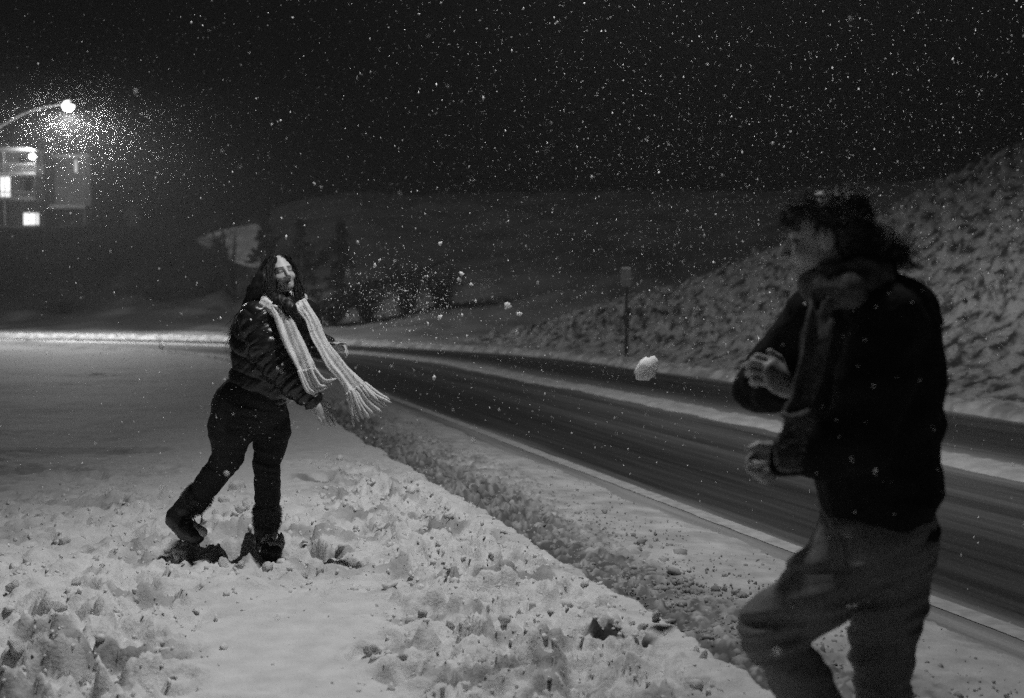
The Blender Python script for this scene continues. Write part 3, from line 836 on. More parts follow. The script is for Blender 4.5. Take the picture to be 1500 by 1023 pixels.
# ------------------------------------------------------------------ people
SKIN = mat('skin', .46, .52, rough=.5, scale=25, spec=.35, tint=True)
def head_sdf(s, C, R, sc=1.0, smile=True):
    C = np.array(C, np.float32)
    def L(x, y, z): return C + R @ (np.array([x, y, z], np.float32) * sc)
    def E(x, y, z, rx, ry, rz, k, sub=False): s.ell(L(x, y, z), R, np.array([rx, ry, rz]) * sc, k, sub)
    E(0, -.018, .030, .076, .096, .088, .01)
    E(0, .028, -.035, .062, .066, .082, .03)
    E(0, .060, -.100, .024, .026, .022, .03)
    s.cone(L(-.045, .01, -.075), L(-.01, .062, -.104), .022 * sc, .016 * sc, .03); s.cone(L(.045, .01, -.075), L(.01, .062, -.104), .022 * sc, .016 * sc, .03)
    s.cone(L(-.036, .076, .020), L(.036, .076, .020), .011 * sc, .011 * sc, .022)
    for q in (-1, 1):
        E(.033 * q, .104, -.004, .020, .018, .012, .012, True)
        E(.032 * q, .074, -.004, .015, .014, .013, .004)
        E(.042 * q, .062, -.042, .021, .020, .018, .025)
        s.ell(L(.077 * q, -.012, -.012), R, np.array([.010, .022, .033]) * sc, .008)
    s.cone(L(0, .090, .008), L(0, .119, -.040), .0085 * sc, .0125 * sc, .010)
    s.cone(L(-.014, .101, -.046), L(.014, .101, -.046), .0095 * sc, .0095 * sc, .008)
    s.tube([L(-.027, .077, -.066), L(0, .094, -.067), L(.027, .077, -.066)], [.005 * sc, .008 * sc, .005 * sc], .006)
    s.tube([L(-.024, .076, -.080), L(0, .090, -.088), L(.024, .076, -.080)], [.005 * sc, .009 * sc, .005 * sc], .006)
    if smile: E(0, .100, -.076, .020, .012, .0055, .003, True)
    return L
def face_tint(C, R, sc):
    C = np.array(C, np.float32)
    def fn(co):
        q = ((co - C) @ R) / sc
        x, y, z = np.abs(q[:, 0]), q[:, 1], q[:, 2]
        g = np.ones(len(co), np.float32)
        front = y > .04
        brow = front & (np.abs(z - (.021 + .10 * (x - .03) * (x < .05))) < .0055) & (x > .012) & (x < .056)
        lips = front & (x < .028) & (np.abs(z + .077) < .014) & (y > .070)
        mouth = front & (x < .020) & (np.abs(z + .076) < .006)
        eye = front & (np.abs(z + .007 - .012 * (x - .032)) < .004) & (np.abs(x - .032) < .019)
        g[lips] = .82; g[brow] = .3; g[mouth] = .3; g[eye] = .25
        return g
    return fn
def hand_sdf(s, wrist, knuck, palm_n, thumb_side, curl, spread=.25, sc=1.0):
    """palm from wrist to the knuckle centre; palm_n: direction the palm faces; thumb_side: direction of the thumb edge"""
    w = Vector(wrist); kn = Vector(knuck); ax = (kn - w).normalized(); side = Vector(thumb_side)
    side = (side - ax * side.dot(ax)).normalized(); pn = ax.cross(side)
    if pn.dot(Vector(palm_n)) < 0: pn = -pn
    R = np.array([[side[i], ax[i], pn[i]] for i in range(3)], np.float32)
    s.ell(w.lerp(kn, .55), R, np.array([.040, .052, .017]) * sc, .015)
    s.cone(w, w.lerp(kn, .5), .025 * sc, .027 * sc, .02)
    lens = [(.040, .025, .022), (.045, .029, .024), (.042, .027, .023), (.032, .021, .019)]
    for f in range(4):
        o = (1.5 - f) * .0195 * sc
        b = kn + side * o - ax * (.006 * abs(f - 1)) * sc
        d = (ax + side * (spread * (1.5 - f) * .22)).normalized(); p = b - ax * .012; pts = [p]; ang = 0
        c = curl[f] if hasattr(curl, '__len__') else curl
        for j, l in enumerate(lens[f]):
            ang += c * (.8 if j == 0 else 1.0)
            dd = d * math.cos(ang) + pn * math.sin(ang); p = p + dd * l * sc; pts.append(p)
        s.tube(pts, [.0098 * sc, .0092 * sc, .0084 * sc, .0070 * sc], .003)
    tb = w.lerp(kn, .30) + side * .030 * sc
    t1 = tb + (side * .55 + ax * .75 + pn * .25).normalized() * .034 * sc
    t2 = t1 + (side * .22 + ax * .9 + pn * .35).normalized() * .028 * sc
    s.tube([w.lerp(kn, .18) + side * .012 * sc, tb, t1, t2], [.017 * sc, .0145 * sc, .0115 * sc, .0085 * sc], .008)
def noise_fn(amp, sc, seed, stretch=(1, 1, 1)):
    return lambda x, y, z: amp * (vnoise3(x * sc * stretch[0], y * sc * stretch[1], z * sc * stretch[2], seed) - .5) * 2
def strand_tubes(paths, r0, r1, seg=4):
    """thin tapered strands joined in one mesh; paths: (n, m, 3)"""
    P = np.asarray(paths, np.float32); n, m, _ = P.shape
    T = np.gradient(P, axis=1); T /= np.linalg.norm(T, axis=2, keepdims=True) + 1e-9
    A = np.cross(T, np.array([.31, .9, .27], np.float32)); A /= np.linalg.norm(A, axis=2, keepdims=True) + 1e-9
    B = np.cross(T, A)
    r = (r0 + (r1 - r0) * np.linspace(0, 1, m))[None, :, None]
    ring = [P + (A * math.cos(2 * math.pi * k / seg) + B * math.sin(2 * math.pi * k / seg)) * r for k in range(seg)]
    V = np.stack(ring, 2).reshape(-1, 3)
    a = np.arange(n * m * seg).reshape(n, m, seg)
    F = np.stack([a[:, :-1, :], np.roll(a, -1, 2)[:, :-1, :], np.roll(a, -1, 2)[:, 1:, :], a[:, 1:, :]], -1).reshape(-1, 4)
    return V, F
def bez(P, m):
    """(n,k,3) control polylines -> (n,m,3) by Bernstein"""
    P = np.asarray(P, np.float32); k = P.shape[1] - 1; t = np.linspace(0, 1, m)
    Bm = np.stack([math.comb(k, i) * t ** i * (1 - t) ** (k - i) for i in range(k + 1)], 1)
    return np.einsum('mk,nkd->nmd', Bm, P)
def fur(name, centers, normals, length, r, rg, material, parent, droop=.3):
    n = len(centers); d = normals + rg.normal(0, .45, (n, 3)); d /= np.linalg.norm(d, axis=1)[:, None]
    L = (length * rg.uniform(.6, 1.3, n))[:, None]
    P = np.stack([centers, centers + d * L * .5, centers + d * L + np.array([0, 0, -droop]) * L], 1)
    V, F = strand_tubes(P, r, r * .3, 3)
    return link(name, np_mesh(name, V, F), material, parent, False)
def sample_surface(me, n, rg):
    k = len(me.vertices); co = np.empty(k * 3, np.float32); me.vertices.foreach_get('co', co)
    no = np.empty(k * 3, np.float32); me.vertices.foreach_get('normal', no)
    i = rg.integers(0, k, n); return co.reshape(-1, 3)[i], no.reshape(-1, 3)[i]
def cloth_strip(name, sections, material, parent, nu=60, nv=14, thick=.006, fold=.012, seed=0, waves=2.5):
    """sections: list of (left point, right point); a folded ribbon of cloth with thickness"""
    Lp = spline([a for a, b in sections], nu); Rp = spline([b for a, b in sections], nu)
    top = np.zeros((nu, nv, 3), np.float32); rg = np.random.default_rng(seed); ph = rg.uniform(0, 6)
    for i in range(nu):
        a, b = np.array(Lp[i]), np.array(Rp[i]); t = i / (nu - 1)
        tv = np.array(Lp[min(i + 1, nu - 1)]) - np.array(Lp[max(i - 1, 0)]); nn = np.cross(b - a, tv); nn /= np.linalg.norm(nn) + 1e-9
        for j in range(nv):
            w = j / (nv - 1)
            f = fold * (math.sin(waves * 2 * math.pi * w + ph + 1.5 * t) + .5 * math.sin(waves * 3.7 * w * math.pi + 4 * t + ph * 2))
            top[i, j] = a + (b - a) * w + nn * (f + .004 * math.sin(22 * t + 5 * w))
    gu = np.gradient(top, axis=0); gv = np.gradient(top, axis=1); N = np.cross(gu, gv); N /= np.linalg.norm(N, axis=2, keepdims=True) + 1e-9
    bot = top - N * thick
    V = np.concatenate([top.reshape(-1, 3), bot.reshape(-1, 3)]); a = np.arange(nu * nv).reshape(nu, nv); n0 = nu * nv
    F = [grid_faces(nu, nv), grid_faces(nu, nv)[:, ::-1] + n0]
    rim = np.concatenate([a[:-1, 0], a[-1, :-1], a[1:, -1][::-1], a[0, 1:][::-1]]); r2 = np.roll(rim, -1)
    F.append(np.stack([rim, rim + n0, r2 + n0, r2], -1))
    return link(name, np_mesh(name, V, np.concatenate(F)), material, parent), top

def flecks(root, n, r, seed, facing):
    rg = np.random.default_rng(seed); P = []
    for o in [c for c in root.children if c.name.split('.')[0] in ('jacket', 'jeans')]:
        c, nn = sample_surface(o.data, n * 3, rg); k = (nn @ np.array(facing)) > .1; P.append((c + nn * r * .3)[k][:n])
    P = np.concatenate(P); m = len(P); sz = rg.lognormal(math.log(r), .5, m)
    O = np.array([[1, 0, 0], [-1, 0, 0], [0, 1, 0], [0, -1, 0], [0, 0, 1], [0, 0, -1]], np.float32)
    F = np.array([[0, 2, 4], [2, 1, 4], [1, 3, 4], [3, 0, 4], [2, 0, 5], [1, 2, 5], [3, 1, 5], [0, 3, 5]])
    V = P[:, None, :] + (O[None] + rg.normal(0, .2, (m, 6, 3))) * sz[:, None, None]
    o = link('snow_flecks', np_mesh('snow_flecks', V.reshape(-1, 3), (F[None] + (np.arange(m) * 6)[:, None, None]).reshape(-1, 3)), CLEAN, root); o['kind'] = 'stuff'

# ---- the woman
def build_woman():
    Y0 = 6.5; S = FPX / Y0
    def W(px, py, dy=0.0): return at(px, py, Y0 + dy)
    foot = W(392, 812, .05); root = empty('person', (foot.x, foot.y, -.06))
    tag(root, 'woman in black puffer jacket and pale fringed scarf, arms flung forward after throwing snow', 'person')
    denim = mat('black_denim', .010, .020, rough=.8, scale=160, spec=.25, bump=.002, bump_scale=420)
    nylon = mat('black_nylon', .010, .016, rough=.33, scale=40, spec=.5, bump=.0016, bump_scale=70)
    hairm = mat('dark_hair', .006, .014, rough=.55, scale=60, spec=.35)
    wool = mat('pale_wool', .72, .84, rough=.95, scale=120, spec=.1, bump=.004, bump_scale=240, sheen=.3)
    leather = mat('black_leather', .008, .016, rough=.42, scale=60, spec=.45, bump=.001)
    furm = mat('dark_fur', .02, .07, rough=.8, scale=90)
    # joints
    hc = W(411, 400, -.02); ff = Vector((.52, -.83, .18)); R = frame(ff, Vector((-.20, .0, 1)))
    neck = W(404, 446, .02)
    shR, shL = W(378, 470, -.14), W(444, 462, .14)
    elR, wrR, knR = W(409, 536, -.20), W(457, 588, -.24), W(470, 603, -.26)
    elL, wrL, knL = W(455, 506, .14), W(492, 510, .02), W(503, 508, -.02)
    chest, waist, pelv = W(408, 480, 0), W(388, 540, 0), W(371, 588, 0)
    hpR, hpL = W(350, 596, -.075), W(392, 598, .07)
    knRl, anR = W(334, 670, -.03), W(287, 731, .06)
    knLl, anL = W(391, 684, .03), W(391, 757, .05)
    allp = [W(240, 350, -.5), W(520, 850, .5)]
    lo = [min(p[i] for p in allp) for i in range(3)]; hi = [max(p[i] for p in allp) for i in range(3)]
    lo[1], hi[1] = Y0 - .48, Y0 + .42
    lo[0] -= .18; hi[0] += .22
    # body: one continuous skin, mostly under the clothes
    b = SDF(lo, hi, .0048)
    HS = .84
    L = head_sdf(b, hc, R, HS)
    b.cone(L(0, -.02, -.07), neck, .050, .056, .03)
    b.tube([neck, chest, waist, pelv], [.06, .12, .115, .13], .05)
    b.tube([chest + Vector((0, 0, .05)), shR, elR, wrR], [.06, .05, .040, .026], .03)
    b.tube([chest + Vector((0, 0, .05)), shL, elL, wrL], [.06, .05, .040, .026], .03)
    b.tube([pelv, hpR, knRl, anR], [.10, .10, .06, .04], .03); b.tube([pelv, hpL, knLl, anL], [.10, .09, .06, .04], .03)
    hand_sdf(b, wrR, knR + (knR - wrR).normalized() * .018, (-.2, .2, -1), Vector((.75, .25, .4)), [.22, .20, .20, .24], .10, 1.0)
    hand_sdf(b, wrL, knL, (0, -.1, -1), Vector((.1, -.9, .5)), [.10, .45, .55, .6], .4, .95)
    b.tube([anR, W(268, 765, .05), W(296, 780, -.05)], [.04, .035, .03], .02)
    b.tube([anL, W(391, 795, .04), W(402, 802, -.10)], [.04, .035, .03], .02)
    me = b.mesh('body'); set_tint(me, face_tint(hc, R, HS)); link('body', me, SKIN, root)
    # teeth
    t = SDF(np.array(L(0, .07, -.075)) - .05, np.array(L(0, .07, -.075)) + .05, .003); t.ell(L(0, .076, -.0725), R, np.array([.018, .0135, .0045]) * HS, 0)
    link('teeth', t.mesh('teeth'), mat('tooth', .6, .65, rough=.3), root)
    # jeans
    j = SDF(lo, hi, .006)
    j.cone(W(386, 552, 0), pelv, .135, .165, .05, flat=((1, -.3, 0), 1.12))
    j.ell(W(347, 598, .02), np.eye(3), (.135, .155, .15), .05)
    j.cone(W(366, 600, 0), W(370, 622, 0), .10, .085, .05)
    j.tube([hpR, W(339, 628, -.07)], [.122, .126], .035); j.tube([W(339, 628, -.07), knRl, W(304, 710, .02), anR], [.126, .082, .072, .062], .010)
    j.tube([hpL, W(398, 632, .06)], [.108, .105], .035); j.tube([W(398, 632, .06), knLl, W(392, 728, .045), anL], [.105, .074, .070, .060], .010)
    def jf(x, y, z):
        k1 = np.exp(-(((x - knRl.x) ** 2 + (z - knRl.z) ** 2) / .012)); k2 = np.exp(-(((x - knLl.x) ** 2 + (z - knLl.z) ** 2) / .010)); k3 = np.exp(-(((x - hpL.x + .03) ** 2 + (z - hpL.z - .02) ** 2) / .02))
        w = vnoise3(x * 9, y * 9, z * 52 + x * 14, 3) - .5
        return .017 * w * (k1 + k2 + .8 * k3 + .18) + .006 * (vnoise3(x * 22, y * 22, z * 30, 5) - .5)
    j.disp(jf); jo = link('jeans', j.mesh('jeans'), denim, root)
    bk = MB(); p = W(432, 580, -.13)
    pk = SDF(np.array(p) - .06, np.array(p) + .06, .004); pk.tube([W(424, 590, -.125), W(430, 582, -.14), W(432, 574, -.14)], [.007, .010, .008], .004)
    link('belt_buckle', pk.mesh('belt_buckle'), mat('buckle_metal', .4, .5, rough=.3, spec=.6), jo)
    # jacket
    k = SDF(lo, hi, .0058)
    k.tube([W(408, 458, .0), chest, W(398, 515, 0), W(386, 548, 0)], [.105, .165, .172, .158], .06, flat=((.75, -.6, 0), 1.10))
    k.ell(W(372, 500, .02), np.eye(3), (.12, .16, .17), .06)
    k.tube([W(386, 470, -.10), shR, W(393, 505, -.19), elR], [.09, .096, .098, .094], .04)
    k.tube([elR, W(433, 562, -.22), W(455, 584, -.24)], [.092, .080, .058], .03)
    k.tube([W(436, 464, .10), shL, elL, W(475, 510, .07), W(486, 511, .04)], [.085, .088, .080, .066, .052], .04)
    # elastic waistband
    k.tube([W(384, 552, 0), W(380, 566, 0)], [.165, .160], .012, flat=((1, -.3, 0), 1.10))
    k.tube([W(392, 444, .06), W(408, 440, .05), W(424, 446, -.05)], [.052, .050, .04], .03)     # collar
    dirA = (wrR - elR).normalized(); dirU = (elR - shR).normalized()
    def kf(x, y, z):
        # puffed panels: seams across the sleeve and round the body
        ta = (x - elR.x) * dirA.x + (y - elR.y) * dirA.y + (z - elR.z) * dirA.z
        tu = (x - shR.x) * dirU.x + (y - shR.y) * dirU.y + (z - shR.z) * dirU.z
        da = np.sqrt(np.maximum((x - elR.x) ** 2 + (y - elR.y) ** 2 + (z - elR.z) ** 2 - ta ** 2, 0)); du = np.sqrt(np.maximum((x - shR.x) ** 2 + (y - shR.y) ** 2 + (z - shR.z) ** 2 - tu ** 2, 0))
        wob = .5 * (vnoise3(x * 14, y * 14, z * 14, 8) - .5)
        seam = lambda t, per: np.abs(np.sin(math.pi * (t / per + wob))) ** .6 - .75
        wa = sstep(.16, .10, da) * sstep(-.04, .03, ta); wu = sstep(.15, .10, du) * (1 - wa) * sstep(-.05, .02, tu)
        d = .010 * seam(ta, .050) * wa + .010 * seam(tu, .066) * wu + .009 * seam(z + .35 * x, .085) * (1 - wa) * (1 - wu) * sstep(.78, .86, z)
        cr = vnoise3(x * 9 + z * 9, y * 20, z * 62 - x * 62, 9) - .5 + .6 * (vnoise3(x * 16, y * 30, z * 95 - x * 70, 19) - .5)
        return 1.5 * d + .008 * cr * (wa + .6 * wu + .5) + .006 * (vnoise3(x * 30, y * 30, z * 30, 10) - .5)
    k.disp(kf); link('jacket', k.mesh('jacket'), nylon, root)
    # boots with fur cuffs
    for (an, heel, ball, toe, tilt) in ((anR, W(258, 757, .07), W(275, 776, .0), W(288, 786, -.05), Vector((.55, -.1, .8))), (anL, W(388, 802, .09), W(396, 808, -.05), W(402, 810, -.12), Vector((0, 0, 1)))):
        c = (an + heel) / 2
        bt = SDF(np.array(c) - .26, np.array(c) + .26, .005)
        bt.tube([an, an.lerp(heel, .55)], [.062, .058], .02)
        bt.tube([an.lerp(heel, .5), heel, ball, toe], [.058, .050, .048, .042], .025)
        sole = (ball - heel).normalized(); dn = (heel - an).normalized()
        bt.tube([heel + dn * .035, ball + dn * .03, toe + dn * .022], [.034, .036, .030], .008)
        bt.disp(lambda x, y, z: .004 * (vnoise3(x * 60, y * 60, z * 60, 4) - .5))
        bo = link('boot', bt.mesh('boot'), leather, root)
        cu = SDF(np.array(an) - .2, np.array(an) + .2, .006); ax = (an - heel).normalized() * .5 + tilt * .5
        cu.cone(an - ax * .020, an + ax * .024, .071, .073, .01); cm = cu.mesh('fur_cuff')
        co = link('fur_cuff', cm, furm, bo)
        rg = np.random.default_rng(3); cc, cn = sample_surface(cm, 2600, rg)
        fur('fur', cc, cn, .015, .0012, rg, furm, co)
        la = MB(); front = (toe - heel).normalized(); side = front.cross(Vector((0, 0, 1))).normalized()
        for q in range(5):
            m = an.lerp(ball, .30 + .14 * q) + Vector((0, -.045, .012)) + front * .02
            la.tube([m - side * .03, m + Vector((0, -.012, .006)), m + side * .03], .0032, 5)
        m = an.lerp(ball, .5) + Vector((.02, -.06, 0))
        la.tube(spline([m, m + Vector((.03, -.01, .03)), m + Vector((.055, -.01, -.01)), m + Vector((.03, 0, -.05)), m], 14), .0032, 5)
        la.build('laces', mat('laces', .02, .03, rough=.8), bo, True)
    # hair: a scalp mass and long wavy strands
    h = SDF(np.array(hc) - .33, np.array(hc) + .33, .006)
    def Lh(x, y, z): return Vector(L(x, y, z))
    h.ell(Lh(0, -.034, .040), R, (.075, .080, .077), .0); h.ell(Lh(.0, -.055, -.03), R, (.078, .065, .095), .03)
    h.tube([Lh(.045, .035, .095), Lh(.074, .025, .03), Lh(.080, .005, -.05), Lh(.085, -.02, -.13)], [.018, .016, .018, .024], .02)
    h.tube([Lh(-.045, .035, .095), Lh(-.074, .030, .03), Lh(-.080, .015, -.05), Lh(-.075, .02, -.13)], [.022, .018, .020, .022], .02)
    h.tube([W(398, 434, -.14), W(410, 442, -.19), W(424, 452, -.22), W(432, 472, -.20), W(437, 488, -.17)], [.022, .034, .034, .026, .012], .02)
    h.tube([W(390, 415, -.06), W(385, 425, -.06), W(372, 448, -.03), W(358, 478, .0)], [.07, .066, .05, .025], .04)
    h.disp(lambda x, y, z: .016 * (vnoise3(x * 40, y * 40, z * 13, 2) - .5) + .008 * (vnoise3(x * 90, y * 90, z * 30, 6) - .5))
    hm = h.mesh('hair'); ho = link('hair', hm, hairm, root)
    rg = np.random.default_rng(12); P = []
    for i in range(1000):
        t = i / 1000
        sd = rg.uniform(); v = rg.normal(0, .011, 3)
        if sd < .45:       # near side, falling behind the shoulder
            a = Lh(.03 + rg.uniform(0, .05), rg.uniform(-.06, .04), .09 + rg.uniform(-.04, .02)); b1 = W(382 + rg.normal(0, 8), 415, -.10); c1 = W(372 + rg.normal(0, 9), 450, -.08); d1 = W(352 + rg.normal(0, 9), 480 + rg.normal(0, 8), -.04); e1 = W(345 + rg.normal(0, 5), 500 + rg.normal(0, 9), -.02)
        elif sd < .72:     # far side, along the cheek on to the chest
            a = Lh(-.03 - rg.uniform(0, .04), rg.uniform(-.02, .06), .09 + rg.uniform(-.03, .02)); b1 = W(434 + rg.normal(0, 3), 398, .0); c1 = W(438 + rg.normal(0, 4), 425, -.02); d1 = W(436 + rg.normal(0, 6), 450, -.08); e1 = W(444 + rg.normal(0, 9), 474 + rg.normal(0, 10), -.10)
        else:              # near cheek lock over the scarf
            a = Lh(.04 + rg.uniform(0, .03), rg.uniform(.01, .06), .08 + rg.uniform(-.03, .02)); b1 = W(389 + rg.normal(0, 3), 402, -.12); c1 = W(391 + rg.normal(0, 4), 426, -.14); d1 = W(400 + rg.normal(0, 5), 444, -.17); e1 = W(412 + rg.normal(0, 8), 468 + rg.normal(0, 8), -.20)
        if i % 5 == 0:     # lock lying between the scarf tails
            a, b1, c1, d1, e1 = W(398 + rg.normal(0, 4), 434, -.15), W(408 + rg.normal(0, 4), 446, -.22), W(423 + rg.normal(0, 6), 450, -.255), W(432 + rg.normal(0, 6), 470, -.235), W(438 + rg.normal(0, 7), 492 + rg.normal(0, 8), -.20)
        P.append([np.array(q) + v * s_ for q, s_ in ((a, .3), (b1, 1), (c1, 1), (d1, 1.2), (e1, 1.5))])
    C = bez(P, 22); ts = np.linspace(0, 1, 22)
    for i in range(len(C)):
        ph = rg.uniform(0, 6.3, 3); C[i] += (.011 * ts[:, None] * np.sin(ts[:, None] * rg.uniform(14, 26) + ph[None])).astype(np.float32)
    V, F = strand_tubes(C, .0019, .0006, 4); link('loose_strands', np_mesh('loose_strands', V, F), hairm, ho)
    # scarf: wrap round the neck, two flying tails with tassels
    w = SDF(np.array(neck) - .28, np.array(neck) + .28, .006)
    w.tube([W(394, 432, -.12), W(390, 445, -.16), W(404, 455, -.20), W(424, 460, -.17), W(440, 450, -.08), W(442, 438, .04)], [.030, .036, .036, .033, .030, .028], .012)
    w.tube([W(442, 438, .04), W(425, 432, .12), W(400, 428, .10), W(392, 432, -.02), W(394, 436, -.12)], [.03, .034, .036, .036, .03], .012)
    w.disp(lambda x, y, z: .014 * (vnoise3(x * 22, y * 22, z * 60 + x * 30, 4) - .5) + .004 * (vnoise3(x * 90, y * 90, z * 90, 6) - .5))
    so = link('scarf', w.mesh('scarf'), wool, root)
    A = [(W(393, 447, -.21), W(416, 450, -.23)), (W(401, 466, -.27), W(430, 468, -.25)), (W(413, 500, -.31), W(444, 496, -.28)), (W(427, 527, -.34), W(456, 522, -.31)), (W(439, 548, -.35), W(463, 542, -.33))]
    _, ta = cloth_strip('scarf_tail', A, wool, so, 70, 18, .007, .010, 1, 1.6)
    B = [(W(430, 446, -.12), W(447, 438, -.07)), (W(446, 470, -.18), W(465, 464, -.14)), (W(460, 502, -.24), W(479, 494, -.18)), (W(479, 536, -.29), W(501, 524, -.24)), (W(498, 560, -.32), W(521, 546, -.27)), (W(510, 580, -.34), W(538, 562, -.29))]
    _, tb = cloth_strip('scarf_tail', B, wool, so, 80, 20, .007, .009, 2, 1.8)
    tips = [(461, 578), (466, 575), (470, 571), (477, 569), (482, 567), (486, 563), (490, 556), (493, 555)]
    tipsB = [(519, 626), (526, 618), (532, 614), (541, 613), (549, 608), (552, 602), (559, 604), (563, 597), (568, 595), (573, 590), (571, 586)]
    for top, tp, n, sag in ((ta, tips, 8, .05), (tb, tipsB, 11, .012)):
        for i in range(n):
            e = Vector(top[-1, int(round(i / (n - 1) * (top.shape[1] - 1)))]); px, py = tp[i]; q = W(px, py, -.34 + .012 * (i % 3))
            prev = Vector(top[-4, int(round(i / (n - 1) * (top.shape[1] - 1)))])
            mid = e.lerp(q, .5) + Vector((rnd.uniform(-.006, .006), rnd.uniform(-.02, .02), -sag * (1 - abs(2 * i / (n - 1) - 1) * .4)))
            m = MB(); pts = spline([prev, e, mid, q], 12)
            m.tube(pts, [.005, .0075, .0085, .0080, .0085, .0080, .0085, .0080, .0085, .0080, .0070, .003], 7)
            m.build('tassel', wool, so, True)
    rg = np.random.default_rng(9)
    for top in (ta, tb):
        q = top.reshape(-1, 3); i = rg.integers(0, len(q), 700); nn = rg.normal(size=(700, 3)); fur('wool_fuzz', q[i], nn, .010, .0006, rg, wool, so, 0)
    flecks(root, 170, .0022, 31, (0, -.9, .4))
build_woman()

# ---- the man
def build_man():
    Y0 = 3.25; S = FPX / Y0
    def W(px, py, dy=0.0): return at(px, py, Y0 + dy)
    F = Vector((-.86, .5, 0)); 
    root = empty('person', (W(1290, 1023, 0).x, Y0, -.03))
    tag(root, 'man with tied-back curly hair in dark jacket and jeans, seen from behind', 'person')
    denim = mat('grey_denim', .12, .20, rough=.85, scale=130, spec=.2, bump=.002, bump_scale=380)
    cloth = mat('black_fleece', .006, .011, rough=.9, scale=70, spec=.12, bump=.003, bump_scale=160)
    hairm = mat('brown_hair', .012, .035, rough=.5, scale=70, spec=.45)
    knit = mat('dark_knit', .075, .14, rough=.95, scale=55, spec=.1, bump=.006, bump_scale=120)
    hc = W(1209, 346, .0); R = frame(Vector((-.93, .36, -.10)), Vector((0, 0, 1)))
    neck = W(1243, 420, .02)
    shN, shF = W(1290, 478, -.13), W(1205, 462, .17)
    elN, wrN, knN = W(1262, 648, -.22), W(1142, 668, -.12), W(1104, 680, -.12)
    elF, wrF, knF = W(1113, 572, .36), W(1152, 566, .16), W(1124, 541, .10)
    chest, waist, pelv = W(1268, 500, .02), W(1278, 640, .02), W(1288, 770, 0)
    hpN, hpF = W(1262, 800, -.06), W(1310, 800, .07)
    knB, anB = W(1128, 925, -.04), W(1240, 1110, .02)
    knS, anS = W(1292, 965, .10), W(1300, 1160, .22)
    lo = [W(1040, 260).x, Y0 - .45, -.12]; hi = [W(1400, 260).x + .08, Y0 + .55, W(0, 255).z]
    HS = 1.0
    b = SDF(lo, hi, .0052)
    L = head_sdf(b, hc, R, HS, smile=False)
    b.cone(L(0, -.03, -.06), neck, .056, .062, .03)
    b.tube([neck, chest, waist, pelv], [.07, .13, .125, .13], .05)
    b.tube([chest + Vector((0, 0, .08)), shN, elN, wrN], [.07, .055, .045, .029], .03)
    b.tube([chest + Vector((0, 0, .08)), shF, elF, wrF], [.07, .055, .045, .029], .03)
    b.tube([pelv, hpN, knB, anB], [.11, .10, .065, .045], .03); b.tube([pelv, hpF, knS, anS], [.11, .10, .065, .045], .03)
    hand_sdf(b, wrN, knN, (.25, .2, -1), Vector((-.1, -.35, .9)), [1.0, 1.1, 1.15, 1.15], .15, 1.08)
    hand_sdf(b, wrF, knF, (.3, .8, -.5), Vector((.15, .2, .95)), [1.15, 1.15, 1.15, 1.15], .15, 1.15)
    b.tube([anB, W(1262, 1150, .05), W(1200, 1178, .02)], [.045, .04, .03], .02); b.tube([anS, W(1312, 1172, .24), W(1235, 1180, .30)], [.045, .04, .03], .02)
    me = b.mesh('body'); set_tint(me, face_tint(hc, R, HS)); link('body', me, mat('tanned_skin', .30, .36, rough=.5, scale=25, spec=.35, tint=True), root)
    # jeans
    j = SDF(lo, hi, .0065)
    j.cone(W(1290, 740, 0), W(1288, 790, 0), .135, .142, .04, flat=((1, .2, 0), 1.05))
    j.tube([hpN, W(1195, 865, -.06), knB, W(1175, 1000, -.02), anB], [.114, .100, .083, .072, .066], .03)
    j.tube([hpF, W(1298, 880, .07), knS, W(1292, 1060, .16), anS], [.120, .105, .083, .076, .073], .03)
    def jf(x, y, z):
        k1 = np.exp(-(((x - knB.x) ** 2 + (z - knB.z) ** 2) / .02)); k2 = np.exp(-(((x - hpN.x + .06) ** 2 + (z - hpN.z + .04) ** 2) / .02)); k3 = np.exp(-(((x - knS.x) ** 2 + (z - knS.z) ** 2) / .03))
        w = vnoise3(x * 8, y * 8, z * 38 - x * 10, 33) - .5
        return .034 * w * (k1 + k2 + .5 * k3 + .3) + .008 * (vnoise3(x * 25, y * 25, z * 25, 5) - .5)
    j.disp(jf); jo = link('jeans', j.mesh('jeans'), denim, root)
    st = MB(); st.tube(spline([W(1196, 735, -.14), W(1228, 788, -.155), W(1240, 850, -.15), W(1236, 905, -.13)], 12), .003, 5); st.build('seam', denim, jo, True)
    # jacket
    k = SDF(lo, hi, .0065)
    k.tube([W(1258, 432, .02), W(1272, 490, .02), W(1278, 600, .02), W(1286, 690, .01), W(1288, 745, 0)], [.10, .165, .170, .155, .142], .05, flat=((.5, .86, 0), 1.12))
    k.ell(W(1318, 520, .03), np.eye(3), (.095, .17, .19), .06)
    k.tube([W(1285, 455, -.05), shN, W(1282, 560, -.19), elN], [.095, .100, .092, .082], .04)
    k.tube([elN, W(1200, 662, -.18), W(1152, 668, -.13)], [.082, .066, .052], .03)
    k.tube([W(1235, 455, .12), shF, W(1152, 520, .30), elF], [.095, .092, .085, .074], .04)
    k.tube([elF, W(1132, 574, .26), W(1146, 570, .20)], [.070, .056, .048], .025)
    k.tube([W(1288, 735, 0), W(1288, 762, 0)], [.150, .147], .012, flat=((1, .2, 0), 1.07))      # hem band
    k.ball(W(1352, 700, .02), .045, .03)
    k.disp(lambda x, y, z: .026 * (vnoise3(x * 9 + z * 4, y * 9, z * 17 - x * 6, 44) - .5) + .010 * (vnoise3(x * 22, y * 22, z * 28, 45) - .5) + .003 * (vnoise3(x * 70, y * 70, z * 70, 46) - .5))
    link('jacket', k.mesh('jacket'), cloth, root)
